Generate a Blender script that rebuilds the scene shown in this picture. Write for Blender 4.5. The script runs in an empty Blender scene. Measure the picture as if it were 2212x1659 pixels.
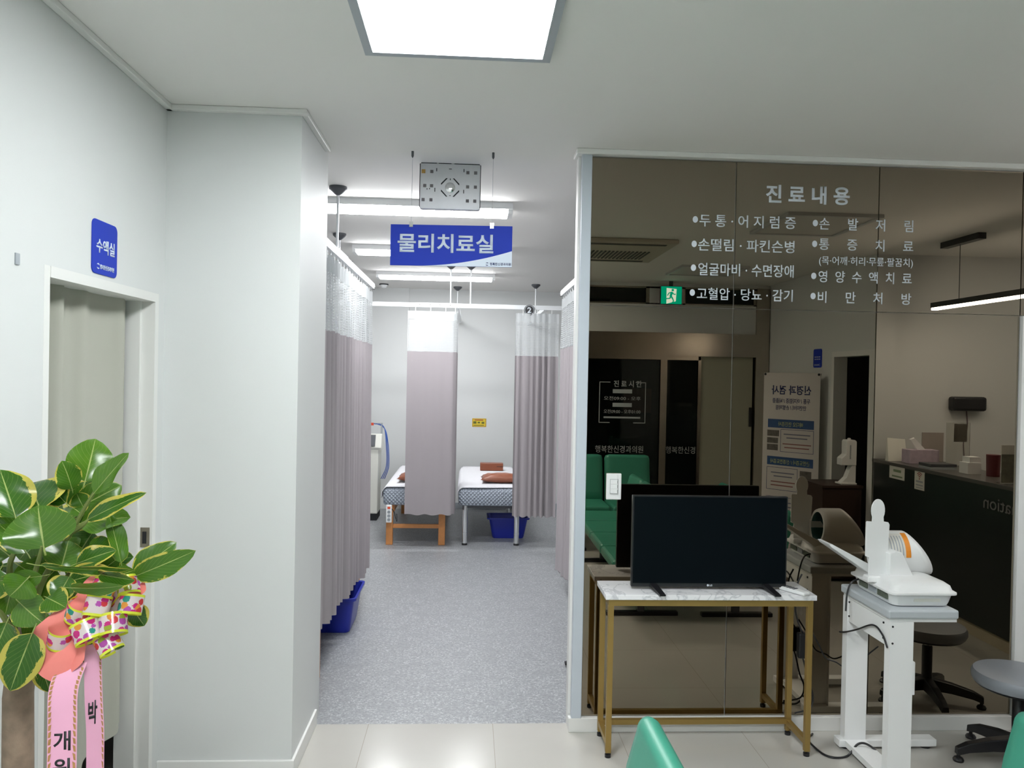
import bpy, bmesh, math, random
from mathutils import Vector, Matrix
random.seed(7)
SC = bpy.context.scene
COL = SC.collection
PI = math.pi

# ------------------------------------------------------------------ camera, world, exposure
def setup_camera():
    yaw, pitch, roll, f = math.radians(3.13), math.radians(-0.54), math.radians(-1.115), 1700.0
    fwd = Vector((math.sin(yaw)*math.cos(pitch), math.cos(yaw)*math.cos(pitch), math.sin(pitch)))
    right = Vector((math.cos(yaw), -math.sin(yaw), 0.0))
    down = fwd.cross(right)
    r2 = right*math.cos(roll) + down*math.sin(roll)
    d2 = -right*math.sin(roll) + down*math.cos(roll)
    cam = bpy.data.cameras.new('camera')
    cam.sensor_width = 36.0; cam.lens = f/2212*36; cam.clip_start = 0.05
    o = bpy.data.objects.new('camera', cam); COL.objects.link(o)
    M = Matrix((r2, -d2, -fwd)).transposed().to_4x4()
    M.translation = (0, 0, 1.7)
    o.matrix_world = M
    SC.camera = o
setup_camera()
w = bpy.data.worlds.new('world'); SC.world = w; w.use_nodes = True
w.node_tree.nodes['Background'].inputs[0].default_value = (0.6, 0.65, 0.7, 1)
w.node_tree.nodes['Background'].inputs[1].default_value = 0.02
vs = SC.view_settings
vs.view_transform = 'Standard'; vs.look = 'None'; vs.gamma = 1.0; vs.use_curve_mapping = False
vs.exposure = 0.0
LOBBY_PANEL = 36.0      # emission of the square lobby panels
BAR_LIGHT = 59.0        # emission of the treatment-room bars
PENDANT = 70.0

# ------------------------------------------------------------------ materials
MATS = {}
def nmat(name):
    m = bpy.data.materials.new(name); m.use_nodes = True
    nt = m.node_tree; nt.nodes.clear()
    out = nt.nodes.new('ShaderNodeOutputMaterial')
    MATS[name] = m
    return m, nt, out
def node(nt, typ, ins=None, **attrs):
    n = nt.nodes.new(typ)
    for k, v in attrs.items(): setattr(n, k, v)
    if ins:
        for k, v in ins.items():
            if hasattr(v, 'is_linked') or isinstance(v, bpy.types.NodeSocket): nt.links.new(v, n.inputs[k])
            else: n.inputs[k].default_value = v
    return n
def rgba(c): return (c[0], c[1], c[2], 1.0)
def srgb(r, g, b):
    def f(x):
        x /= 255.0
        return x/12.92 if x <= .04045 else ((x+.055)/1.055)**2.4
    return (f(r), f(g), f(b))
def mat(name, col, rough=0.5, metal=0.0, var=0.05, scale=12.0, bump=0.0, bscale=200.0, coat=0.0, spec=0.5):
    m, nt, out = nmat(name)
    tc = node(nt, 'ShaderNodeTexCoord')
    nz = node(nt, 'ShaderNodeTexNoise', {'Vector': tc.outputs['Object'], 'Scale': scale, 'Detail': 4.0})
    mr = node(nt, 'ShaderNodeMapRange', {'Value': nz.outputs['Fac'], 'To Min': 1-var, 'To Max': 1+var})
    hs = node(nt, 'ShaderNodeHueSaturation', {'Color': rgba(col), 'Value': mr.outputs['Result']})
    p = node(nt, 'ShaderNodeBsdfPrincipled', {'Base Color': hs.outputs['Color'], 'Roughness': rough, 'Metallic': metal})
    p.inputs['Coat Weight'].default_value = coat
    p.inputs['Specular IOR Level'].default_value = spec
    if bump:
        n2 = node(nt, 'ShaderNodeTexNoise', {'Vector': tc.outputs['Object'], 'Scale': bscale, 'Detail': 3.0})
        b = node(nt, 'ShaderNodeBump', {'Height': n2.outputs['Fac'], 'Strength': bump, 'Distance': 0.002})
        nt.links.new(b.outputs['Normal'], p.inputs['Normal'])
    nt.links.new(p.outputs[0], out.inputs[0])
    return m
def emit(name, col, s):
    m, nt, out = nmat(name)
    e = node(nt, 'ShaderNodeEmission', {'Color': rgba(col), 'Strength': s})
    nt.links.new(e.outputs[0], out.inputs[0]); return m

WALL = mat('wallpaper_white', (.655, .67, .665), .55, var=.015, scale=3, bump=.12, bscale=350)
CEIL = mat('ceiling_white', (.79, .775, .75), .85, var=.01, scale=2)
TRIM = mat('white_trim', (.74, .74, .72), .4, var=.01)
WHITE = mat('white_plastic', (.82, .83, .83), .35, var=.01)
OFFWHITE = mat('cream_plastic', (.72, .72, .66), .45, var=.02)
WHITEMETAL = mat('white_powder_coat', (.86, .87, .87), .35, var=.01)
POST = mat('pale_blue_post', (.52, .57, .63), .35, var=.01)
BLACK = mat('black_plastic', (.012, .012, .014), .35, var=.1)
SCREEN = mat('tv_screen', (.004, .006, .008), .26, var=.05, spec=.05)
DARK = mat('dark_matt', (.012, .013, .015), .8, var=.1)
GREYPL = mat('grey_plastic', (.36, .39, .42), .4, var=.02)
DGREY = mat('dark_grey_plastic', (.07, .075, .085), .45, var=.03)
BOARD = mat('grey_laminate', (.50, .54, .57), .35, var=.02)
ALU = mat('white_aluminium', (.80, .82, .84), .3, metal=.15, var=.01)
CHROME = mat('chrome', (.78, .79, .80), .14, metal=1.0, var=.02)
STEEL = mat('brushed_steel', (.45, .41, .36), .22, metal=1.0, var=.06, scale=6)
BOXMETAL = mat('zinc_sheet', (.60, .61, .62), .45, metal=.55, var=.05, scale=30)
GOLD = mat('gold_paint', (.36, .24, .075), .38, metal=.55, var=.03)
WOOD = mat('orange_wood', (.56, .235, .075), .4, var=.18, scale=25)
LEATHER = mat('brown_leatherette', (.25, .072, .033), .32, var=.15, scale=18, bump=.3, bscale=60)
GREEN = mat('green_leatherette', (.045, .27, .185), .40, var=.05, scale=14, bump=.15, bscale=400)
STOOLPAD = mat('grey_leatherette', (.24, .26, .29), .4, var=.04, bump=.15, bscale=400)
BLUEPL = mat('blue_plastic', (.012, .025, .34), .35, var=.05)
SIGNBLUE = mat('sign_blue', srgb(42, 63, 176), .6, var=.02, spec=.15)
SIGNPALE = mat('sign_pale', srgb(205, 216, 232), .4, var=.01)
LETTER = mat('white_vinyl', (.66, .71, .77), .5, var=.01)
LETTERDIM = mat('frosted_vinyl', (.42, .46, .50), .6, var=.01)
INK = mat('navy_ink', (.02, .03, .14), .6, var=.01)
INKRED = mat('red_ink', (.32, .05, .04), .6, var=.01)
INKBLK = mat('black_ink', (.01, .01, .012), .5, var=.01)
BANNERBLUE = mat('banner_blue', (.02, .07, .21), .5, var=.01)
BANNER = mat('banner_white', (.58, .55, .54), .6, var=.01)
PAPER = mat('paper', (.70, .69, .64), .7, var=.01)
YELLOW = mat('yellow_notice', (.72, .54, .03), .5, var=.02)
ORANGE = mat('orange_label', (.80, .27, .02), .45, var=.02)
DESK = mat('dark_desk', (.014, .018, .017), .3, var=.15, scale=5)
DESKTOP = mat('desk_top', (.09, .085, .08), .3, var=.05)
DKWOOD = mat('dark_brown_wood', (.035, .017, .012), .5, var=.15)
SOIL = mat('bark', (.23, .17, .12), .8, var=.5, scale=30, bump=.5, bscale=80)
STEM = mat('green_stem', (.16, .20, .05), .6, var=.2)
CREPE = mat('pink_crepe', (.78, .22, .19), .7, var=.06, scale=40)
SASH = mat('pink_satin', (.80, .40, .56), .4, var=.05)
SASHEDGE = mat('gold_lace', (.42, .21, .07), .45, var=.3, scale=60)
REDPL = mat('red_plastic', (.6, .06, .02), .35, var=.02)
BLUECABLE = mat('blue_cable', (.03, .09, .35), .4, var=.02)
LILAC = mat('lilac_card', (.52, .43, .52), .6, var=.25, scale=22)
MAROON = mat('maroon_plastic', (.12, .02, .025), .4, var=.05)
EXITGREEN = emit('exit_green', (.0, .62, .38), 1.6)
EXITWHITE = emit('exit_white', (.85, 1.0, .95), 2.4)
PANELLIT = emit('lit_panel', (.955, .99, 1.0), LOBBY_PANEL)
BARLIT = emit('lit_bar', (.97, .985, 1.0), BAR_LIGHT)
PENDLIT = emit('lit_pendant', (1.0, .97, .93), PENDANT)
AMBER = emit('amber_led', (1.0, .5, .08), 1.5)
FILLDIM = emit('fill_panel_dim', (.955, .99, 1.0), 14.0); FILLREAR = emit('fill_panel_rear', (.955, .99, 1.0), LOBBY_PANEL*2)  # emission of the two added, unseen fill panels
PANELOFF = mat('unlit_panel', (.62, .61, .58), .5, var=.01)
FROST = mat('frosted_film', (.40, .39, .31), .5, var=.02)
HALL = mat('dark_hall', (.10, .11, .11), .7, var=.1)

def mirror_mat():
    m, nt, out = nmat('bronze_mirror')
    tc = node(nt, 'ShaderNodeTexCoord')
    nz = node(nt, 'ShaderNodeTexNoise', {'Vector': tc.outputs['Object'], 'Scale': .8})
    mr = node(nt, 'ShaderNodeMapRange', {'Value': nz.outputs['Fac'], 'To Min': .97, 'To Max': 1.03})
    hs = node(nt, 'ShaderNodeHueSaturation', {'Color': (.300, .258, .200, 1), 'Value': mr.outputs['Result']})
    g = node(nt, 'ShaderNodeBsdfGlossy', {'Color': hs.outputs['Color'], 'Roughness': .0})
    nt.links.new(g.outputs[0], out.inputs[0]); return m
MIRROR = mirror_mat()

def pane_mat(name, tint, refl):
    m, nt, out = nmat(name)
    lw = node(nt, 'ShaderNodeFresnel', {'IOR': 1.45})
    sc = node(nt, 'ShaderNodeMath', {0: lw.outputs[0], 1: refl}, operation='MULTIPLY')
    t = node(nt, 'ShaderNodeBsdfTransparent', {'Color': rgba(tint)})
    g = node(nt, 'ShaderNodeBsdfGlossy', {'Roughness': .02})
    mx = node(nt, 'ShaderNodeMixShader', {0: sc.outputs[0], 1: t.outputs[0], 2: g.outputs[0]})
    nt.links.new(mx.outputs[0], out.inputs[0]); return m
GLASS = pane_mat('clear_pane', (.62, .68, .68), 1.0)
ACRYLIC = pane_mat('acrylic_pane', (.90, .90, .88), 1.0)

def tile_mat():
    m, nt, out = nmat('cream_floor_tile')
    tc = node(nt, 'ShaderNodeTexCoord')
    mp = node(nt, 'ShaderNodeMapping', {'Vector': tc.outputs['Object'], 'Location': (-.147+.602, -2.64+.602, 0)})
    br = node(nt, 'ShaderNodeTexBrick', {'Vector': mp.outputs[0], 'Color1': (.49, .475, .44, 1), 'Color2': (.50, .485, .45, 1),
        'Mortar': (.36, .33, .28, 1), 'Scale': 1.0, 'Mortar Size': .0016, 'Mortar Smooth': .2, 'Brick Width': .602, 'Row Height': .602})
    br.offset = 0.0
    nz = node(nt, 'ShaderNodeTexNoise', {'Vector': tc.outputs['Object'], 'Scale': 2.2, 'Detail': 5.0})
    mr = node(nt, 'ShaderNodeMapRange', {'Value': nz.outputs['Fac'], 'To Min': .96, 'To Max': 1.04})
    hs = node(nt, 'ShaderNodeHueSaturation', {'Color': br.outputs['Color'], 'Value': mr.outputs['Result']})
    rr = node(nt, 'ShaderNodeMapRange', {'Value': nz.outputs['Fac'], 'To Min': .10, 'To Max': .22})
    p = node(nt, 'ShaderNodeBsdfPrincipled', {'Base Color': hs.outputs['Color'], 'Roughness': rr.outputs['Result']})
    nt.links.new(p.outputs[0], out.inputs[0]); return m
TILE = tile_mat()

def vinyl_mat():
    m, nt, out = nmat('grey_speckled_vinyl')
    tc = node(nt, 'ShaderNodeTexCoord')
    n1 = node(nt, 'ShaderNodeTexNoise', {'Vector': tc.outputs['Object'], 'Scale': 60.0, 'Detail': 5.0, 'Roughness': .7})
    n3 = node(nt, 'ShaderNodeTexNoise', {'Vector': tc.outputs['Object'], 'Scale': 9.0, 'Detail': 2.0})
    v = node(nt, 'ShaderNodeTexVoronoi', {'Vector': tc.outputs['Object'], 'Scale': 140.0})
    cr = node(nt, 'ShaderNodeValToRGB', {'Fac': n1.outputs['Fac']})
    e = cr.color_ramp.elements
    e[0].position = .34; e[0].color = (.205, .213, .224, 1); e[1].position = .68; e[1].color = (.355, .365, .38, 1)
    sep = node(nt, 'ShaderNodeSeparateColor', {0: v.outputs['Color']})
    a = node(nt, 'ShaderNodeMath', {0: sep.outputs[0], 1: .84}, operation='GREATER_THAN')
    b = node(nt, 'ShaderNodeMath', {0: n3.outputs['Fac'], 1: .42}, operation='GREATER_THAN')
    c = node(nt, 'ShaderNodeMath', {0: a.outputs[0], 1: b.outputs[0]}, operation='MULTIPLY')
    d = node(nt, 'ShaderNodeMath', {0: c.outputs[0], 1: .40}, operation='MULTIPLY')
    mx = node(nt, 'ShaderNodeMixRGB', {0: d.outputs[0], 1: cr.outputs['Color'], 2: (.62, .64, .66, 1)})
    p = node(nt, 'ShaderNodeBsdfPrincipled', {'Base Color': mx.outputs[0], 'Roughness': .42})
    nt.links.new(p.outputs[0], out.inputs[0]); return m
VINYL = vinyl_mat()

def marble_mat():
    m, nt, out = nmat('white_marble')
    tc = node(nt, 'ShaderNodeTexCoord')
    n = node(nt, 'ShaderNodeTexNoise', {'Vector': tc.outputs['Object'], 'Scale': 5.0, 'Detail': 7.0, 'Distortion': 1.6})
    s = node(nt, 'ShaderNodeMath', {0: n.outputs['Fac'], 1: .5}, operation='SUBTRACT')
    a = node(nt, 'ShaderNodeMath', {0: s.outputs[0]}, operation='ABSOLUTE')
    cr = node(nt, 'ShaderNodeValToRGB', {'Fac': a.outputs[0]})
    e = cr.color_ramp.elements
    e[0].position = 0; e[0].color = (.60, .61, .64, 1); e[1].position = .03; e[1].color = (.86, .86, .88, 1)
    p = node(nt, 'ShaderNodeBsdfPrincipled', {'Base Color': cr.outputs['Color'], 'Roughness': .25})
    nt.links.new(p.outputs[0], out.inputs[0]); return m
MARBLE = marble_mat()

def cloth_mat(name, col, trans=.0, bump=.25, sc=900):
    m, nt, out = nmat(name)
    tc = node(nt, 'ShaderNodeTexCoord')
    nz = node(nt, 'ShaderNodeTexNoise', {'Vector': tc.outputs['Object'], 'Scale': sc, 'Detail': 2.0})
    mr = node(nt, 'ShaderNodeMapRange', {'Value': nz.outputs['Fac'], 'To Min': .93, 'To Max': 1.07})
    hs = node(nt, 'ShaderNodeHueSaturation', {'Color': rgba(col), 'Value': mr.outputs['Result']})
    d = node(nt, 'ShaderNodeBsdfDiffuse', {'Color': hs.outputs['Color'], 'Roughness': .6})
    if trans:
        t = node(nt, 'ShaderNodeBsdfTranslucent', {'Color': hs.outputs['Color']})
        d = node(nt, 'ShaderNodeMixShader', {0: trans, 1: d.outputs[0], 2: t.outputs[0]})
    nt.links.new(d.outputs[0], out.inputs[0]); return m
FABRIC = cloth_mat('mauve_curtain', (.405, .372, .388), .12)
CREAMCLOTH = cloth_mat('cream_curtain', (.48, .48, .42), .12)
HEADING = cloth_mat('white_heading_tape', (.60, .62, .63), .2)

def net_mat():
    m, nt, out = nmat('white_curtain_net')
    uv = node(nt, 'ShaderNodeUVMap')
    sep = node(nt, 'ShaderNodeSeparateXYZ', {0: uv.outputs[0]})
    hs = []
    for i in (0, 1):
        a = node(nt, 'ShaderNodeMath', {0: sep.outputs[i], 1: .0158}, operation='DIVIDE')
        f = node(nt, 'ShaderNodeMath', {0: a.outputs[0]}, operation='FRACT')
        hs.append(node(nt, 'ShaderNodeMath', {0: f.outputs[0], 1: .38}, operation='GREATER_THAN'))
    h = node(nt, 'ShaderNodeMath', {0: hs[0].outputs[0], 1: hs[1].outputs[0]}, operation='MULTIPLY')
    d = node(nt, 'ShaderNodeBsdfDiffuse', {'Color': (.56, .58, .59, 1)})
    tl = node(nt, 'ShaderNodeBsdfTranslucent', {'Color': (.66, .68, .69, 1)})
    d2 = node(nt, 'ShaderNodeMixShader', {0: .3, 1: d.outputs[0], 2: tl.outputs[0]})
    t = node(nt, 'ShaderNodeBsdfTransparent')
    mx = node(nt, 'ShaderNodeMixShader', {0: h.outputs[0], 1: d2.outputs[0], 2: t.outputs[0]})
    nt.links.new(mx.outputs[0], out.inputs[0]); return m
NET = net_mat()

def quilt_mat():
    m, nt, out = nmat('blue_grey_quilting')
    uv = node(nt, 'ShaderNodeUVMap')
    mp = node(nt, 'ShaderNodeMapping', {'Vector': uv.outputs[0], 'Rotation': (0, 0, PI/4), 'Scale': (38, 38, 38)})
    sep = node(nt, 'ShaderNodeSeparateXYZ', {0: mp.outputs[0]})
    s = []
    for i in (0, 1):
        f = node(nt, 'ShaderNodeMath', {0: sep.outputs[i], 1: PI}, operation='MULTIPLY')
        q = node(nt, 'ShaderNodeMath', {0: f.outputs[0]}, operation='SINE')
        s.append(node(nt, 'ShaderNodeMath', {0: q.outputs[0]}, operation='ABSOLUTE'))
    h = node(nt, 'ShaderNodeMath', {0: s[0].outputs[0], 1: s[1].outputs[0]}, operation='MULTIPLY')
    bp = node(nt, 'ShaderNodeBump', {'Height': h.outputs[0], 'Strength': .9, 'Distance': .012})
    cr = node(nt, 'ShaderNodeMixRGB', {0: h.outputs[0], 1: (.32, .36, .43, 1), 2: (.47, .52, .59, 1)})
    p = node(nt, 'ShaderNodeBsdfPrincipled', {'Base Color': cr.outputs[0], 'Roughness': .6, 'Normal': bp.outputs[0]})
    nt.links.new(p.outputs[0], out.inputs[0]); return m
QUILT = quilt_mat()
SHEET = cloth_mat('white_bed_sheet', (.74, .74, .77), 0, sc=300)

def leaf_mat():
    m, nt, out = nmat('variegated_leaf')
    uv = node(nt, 'ShaderNodeUVMap')
    sep = node(nt, 'ShaderNodeSeparateXYZ', {0: uv.outputs[0]})      # u: -1..1 across (0 = midrib), v: 0..1 along
    oi = node(nt, 'ShaderNodeObjectInfo')
    off = node(nt, 'ShaderNodeMath', {0: oi.outputs['Random'], 1: 37.0}, operation='MULTIPLY')
    au = node(nt, 'ShaderNodeMath', {0: sep.outputs[0]}, operation='ABSOLUTE')
    nz = node(nt, 'ShaderNodeTexNoise', {'Vector': uv.outputs[0], 'W': off.outputs[0], 'Scale': 2.6, 'Detail': 5.0, 'Roughness': .7}, noise_dimensions='4D')
    # edge yellow where |u| + noise exceeds a limit that differs from leaf to leaf
    nn = node(nt, 'ShaderNodeMath', {0: nz.outputs['Fac'], 1: 1.25}, operation='MULTIPLY')
    ee = node(nt, 'ShaderNodeMath', {0: au.outputs[0], 1: nn.outputs[0]}, operation='ADD')
    lim = node(nt, 'ShaderNodeMapRange', {'Value': oi.outputs['Random'], 'To Min': 1.36, 'To Max': 1.74})
    yel = node(nt, 'ShaderNodeMath', {0: ee.outputs[0], 1: lim.outputs[0]}, operation='GREATER_THAN')
    # veins
    sl = node(nt, 'ShaderNodeMath', {0: au.outputs[0], 1: .42}, operation='MULTIPLY')
    vv = node(nt, 'ShaderNodeMath', {0: sep.outputs[1], 1: sl.outputs[0]}, operation='SUBTRACT')
    v9 = node(nt, 'ShaderNodeMath', {0: vv.outputs[0], 1: 9.0}, operation='MULTIPLY')
    fr = node(nt, 'ShaderNodeMath', {0: v9.outputs[0]}, operation='FRACT')
    v1 = node(nt, 'ShaderNodeMath', {0: fr.outputs[0], 1: .07}, operation='LESS_THAN')
    mid = node(nt, 'ShaderNodeMath', {0: au.outputs[0], 1: .03}, operation='LESS_THAN')
    vh = node(nt, 'ShaderNodeMath', {0: v1.outputs[0], 1: .28}, operation='MULTIPLY')
    ve = node(nt, 'ShaderNodeMath', {0: vh.outputs[0], 1: mid.outputs[0]}, operation='MAXIMUM')
    gr = node(nt, 'ShaderNodeMixRGB', {0: oi.outputs['Random'], 1: (.014, .075, .006, 1), 2: (.11, .23, .014, 1)})
    n2 = node(nt, 'ShaderNodeMixRGB', {0: nz.outputs['Fac'], 1: gr.outputs[0], 2: (.045, .14, .010, 1)})
    c1 = node(nt, 'ShaderNodeMixRGB', {0: yel.outputs[0], 1: n2.outputs[0], 2: (.52, .46, .08, 1)})
    c2 = node(nt, 'ShaderNodeMixRGB', {0: ve.outputs[0], 1: c1.outputs[0], 2: (.34, .42, .12, 1)})
    bp = node(nt, 'ShaderNodeBump', {'Height': ve.outputs[0], 'Strength': .25, 'Distance': .002})
    p = node(nt, 'ShaderNodeBsdfPrincipled', {'Base Color': c2.outputs[0], 'Roughness': .24, 'Normal': bp.outputs[0]})
    tl = node(nt, 'ShaderNodeBsdfTranslucent', {'Color': c2.outputs[0]})
    mx = node(nt, 'ShaderNodeMixShader', {0: .22, 1: p.outputs[0], 2: tl.outputs[0]})
    nt.links.new(mx.outputs[0], out.inputs[0]); return m
LEAF = leaf_mat()

def ribbon_mat():
    m, nt, out = nmat('floral_ribbon')
    uv = node(nt, 'ShaderNodeUVMap')                                    # u: 0..1 across, v: metres along
    sep = node(nt, 'ShaderNodeSeparateXYZ', {0: uv.outputs[0]})
    a = node(nt, 'ShaderNodeMath', {0: sep.outputs[0], 1: .5}, operation='SUBTRACT')
    b = node(nt, 'ShaderNodeMath', {0: a.outputs[0]}, operation='ABSOLUTE')
    edge = node(nt, 'ShaderNodeMath', {0: b.outputs[0], 1: .375}, operation='GREATER_THAN')
    cmb = node(nt, 'ShaderNodeMapping', {'Vector': uv.outputs[0], 'Scale': (.045, 1, 1)})
    v = node(nt, 'ShaderNodeTexVoronoi', {'Vector': cmb.outputs[0], 'Scale': 56.0})
    sepc = node(nt, 'ShaderNodeSeparateColor', {0: v.outputs['Color']})
    cr = node(nt, 'ShaderNodeValToRGB', {'Fac': sepc.outputs[0]})
    cr.color_ramp.interpolation = 'CONSTANT'
    e = cr.color_ramp.elements
    e[0].position = 0; e[0].color = (.60, .03, .22, 1)
    e[1].position = .3; e[1].color = (.45, .08, .40, 1)
    for pos, c in ((.5, (.62, .05, .06, 1)), (.65, (.30, .38, .03, 1)), (.8, (.03, .28, .22, 1)), (.9, (.75, .30, .05, 1))):
        q = e.new(pos); q.color = c
    nz = node(nt, 'ShaderNodeTexNoise', {'Vector': cmb.outputs[0], 'Scale': 420.0})
    dd = node(nt, 'ShaderNodeMath', {0: nz.outputs['Fac'], 1: .28}, operation='MULTIPLY')
    ds = node(nt, 'ShaderNodeMath', {0: v.outputs['Distance'], 1: dd.outputs[0]}, operation='ADD')
    fl = node(nt, 'ShaderNodeMath', {0: ds.outputs[0], 1: .64}, operation='LESS_THAN')
    c1 = node(nt, 'ShaderNodeMixRGB', {0: fl.outputs[0], 1: (.74, .66, .66, 1), 2: cr.outputs['Color']})
    c2 = node(nt, 'ShaderNodeMixRGB', {0: edge.outputs[0], 1: c1.outputs[0], 2: (.72, .80, .06, 1)})
    p = node(nt, 'ShaderNodeBsdfPrincipled', {'Base Color': c2.outputs[0], 'Roughness': .2})
    tl = node(nt, 'ShaderNodeBsdfTranslucent', {'Color': c2.outputs[0]})
    mx = node(nt, 'ShaderNodeMixShader', {0: .3, 1: p.outputs[0], 2: tl.outputs[0]})
    nt.links.new(mx.outputs[0], out.inputs[0]); return m
RIBBON = ribbon_mat()

# ------------------------------------------------------------------ object helpers
def tag(o, label=None, cat=None, group=None, kind=None):
    if label: o['label'] = label
    if cat: o['category'] = cat
    if group: o['group'] = group
    if kind: o['kind'] = kind
    return o
def thing(name, label, cat, loc=(0, 0, 0), rz=0.0, group=None):
    o = bpy.data.objects.new(name, None); COL.objects.link(o)
    o.empty_display_size = .05
    o.location = loc; o.rotation_euler = (0, 0, rz)
    return tag(o, label, cat, group)
def obj(name, bm, m, parent=None, smooth=False, bevel=0.0):
    me = bpy.data.meshes.new(name)
    if isinstance(bm, bpy.types.Mesh): me = bm
    else:
        bmesh.ops.recalc_face_normals(bm, faces=bm.faces[:])
        bm.to_mesh(me); bm.free()
    for x in (m if isinstance(m, (list, tuple)) else [m]): me.materials.append(x)
    if smooth:
        for p in me.polygons: p.use_smooth = True
    o = bpy.data.objects.new(name, me); COL.objects.link(o)
    if parent is not None: o.parent = parent
    if bevel:
        b = o.modifiers.new('bevel', 'BEVEL'); b.width = bevel; b.segments = 2; b.limit_method = 'ANGLE'; b.angle_limit = math.radians(40)
    if smooth:
        try: me.set_sharp_from_angle(angle=math.radians(42))
        except Exception: pass
    return o
def struct(name, bm, m, parent=None, **k):
    o = obj(name, bm, m, parent, **k)
    if parent is None: o['kind'] = 'structure'
    return o
def B(): return bmesh.new()
def box(bm, x0, y0, z0, x1, y1, z1, mi=0):
    vs_ = [bm.verts.new(p) for p in ((x0,y0,z0),(x1,y0,z0),(x1,y1,z0),(x0,y1,z0),(x0,y0,z1),(x1,y0,z1),(x1,y1,z1),(x0,y1,z1))]
    for f in ((0,3,2,1),(4,5,6,7),(0,1,5,4),(1,2,6,5),(2,3,7,6),(3,0,4,7)):
        bm.faces.new([vs_[i] for i in f]).material_index = mi
    return bm
def boxes(*bs):
    bm = B()
    for b in bs: box(bm, *b)
    return bm
def hexa(bm, pts):
    v = [bm.verts.new(p) for p in pts]
    for f in ((0,3,2,1),(4,5,6,7),(0,1,5,4),(1,2,6,5),(2,3,7,6),(3,0,4,7)): bm.faces.new([v[i] for i in f])
    return bm
def rrect(w, h, r, n=6):
    pts = []
    for cx, cy, a0 in ((w-r, r, -90), (w-r, h-r, 0), (r, h-r, 90), (r, r, 180)):
        for i in range(n+1):
            a = math.radians(a0 + 90*i/n); pts.append((cx+r*math.cos(a), cy+r*math.sin(a)))
    return pts
def prism(bm, pts, O, U, V, d0, d1):
    """polygon pts in the (U,V) frame at O, extruded along U x V from d0 to d1"""
    O, U, V = Vector(O), Vector(U).normalized(), Vector(V).normalized(); N = U.cross(V)
    a = [bm.verts.new(O+U*x+V*y+N*d0) for x, y in pts]; b = [bm.verts.new(O+U*x+V*y+N*d1) for x, y in pts]
    bm.faces.new(a[::-1]); bm.faces.new(b)
    n = len(pts)
    for i in range(n): bm.faces.new((a[i], a[(i+1)%n], b[(i+1)%n], b[i]))
    return bm
def lathe(bm, prof, c=(0,0,0), n=32, cap=True):
    rings = []
    for r, z in prof:
        rings.append([bm.verts.new((c[0]+r*math.cos(2*PI*i/n), c[1]+r*math.sin(2*PI*i/n), c[2]+z)) for i in range(n)])
    for a, b in zip(rings, rings[1:]):
        for i in range(n): bm.faces.new((a[i], a[(i+1)%n], b[(i+1)%n], b[i]))
    if cap:
        bm.faces.new(rings[0][::-1]); bm.faces.new(rings[-1])
    return bm
def frames(pts):
    pts = [Vector(p) for p in pts]; out = []
    up = Vector((0, 0, 1))
    for i, p in enumerate(pts):
        t = (pts[min(i+1, len(pts)-1)] - pts[max(i-1, 0)]).normalized()
        if abs(t.dot(up)) > .95: up = Vector((1, 0, 0)) if abs(t.x) < .9 else Vector((0, 1, 0))
        u = t.cross(up).normalized(); v = u.cross(t).normalized(); up = v
        out.append((p, t, u, v))
    return out
def tube(bm, pts, r, n=8):
    rs = r if isinstance(r, (list, tuple)) else [r]*len(pts)
    rings = []
    for (p, t, u, v), rr in zip(frames(pts), rs):
        rings.append([bm.verts.new(p + u*rr*math.cos(2*PI*i/n) + v*rr*math.sin(2*PI*i/n)) for i in range(n)])
    for a, b in zip(rings, rings[1:]):
        for i in range(n): bm.faces.new((a[i], a[(i+1)%n], b[(i+1)%n], b[i]))
    bm.faces.new(rings[0][::-1]); bm.faces.new(rings[-1])
    return bm
def spline(P, n=8):
    P = [Vector(p) for p in P]; Q = [P[0]*2-P[1]] + P + [P[-1]*2-P[-2]]; out = []
    for i in range(1, len(Q)-2):
        a, b, c, d = Q[i-1:i+3]
        for k in range(n):
            t = k/n
            out.append(.5*((2*b)+(c-a)*t+(2*a-5*b+4*c-d)*t*t+(3*b-a-3*c+d)*t**3))
    out.append(P[-1]); return out

# ------------------------------------------------------------------ lettering
FONTDEP = []
def text_mesh(body, bold=0.0):
    cu = bpy.data.curves.new('lettering', 'FONT'); cu.body = body; cu.size = 1.0
    cu.offset = bold; cu.fill_mode = 'FRONT'; cu.resolution_u = 4
    o = bpy.data.objects.new('lettering_source', cu); COL.objects.link(o)
    bpy.context.view_layer.update()
    dg = bpy.context.evaluated_depsgraph_get()
    me = bpy.data.meshes.new_from_object(o.evaluated_get(dg))
    bpy.data.objects.remove(o); bpy.data.curves.remove(cu)
    return me
def lettering(body, O, U, V, w, h, m, parent, bold=0.02, name='lettering', fit=True, centre=False):
    """fit the text into a box w x h whose lower-left corner is O, on the plane of U and V"""
    src = text_mesh(body, bold)
    O, U, V = Vector(O), Vector(U).normalized(), Vector(V).normalized(); N = U.cross(V)
    xs = [v.co.x for v in src.vertices]; ys = [v.co.y for v in src.vertices]
    x0, x1, y0, y1 = min(xs), max(xs), min(ys), max(ys)
    sy = h/(y1-y0); sx = w/(x1-x0) if w else sy
    for v in src.vertices: v.co = O + U*((v.co.x-x0)*sx) + V*((v.co.y-y0)*sy)
    src.materials.clear()
    bm = B(); bm.from_mesh(src); bpy.data.meshes.remove(src)
    bmesh.ops.recalc_face_normals(bm, faces=bm.faces[:])
    r = bmesh.ops.extrude_face_region(bm, geom=bm.faces[:])
    for e in r['geom']:
        if isinstance(e, bmesh.types.BMVert): e.co += N*.0012
    return obj(name, bm, m, parent)
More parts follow.
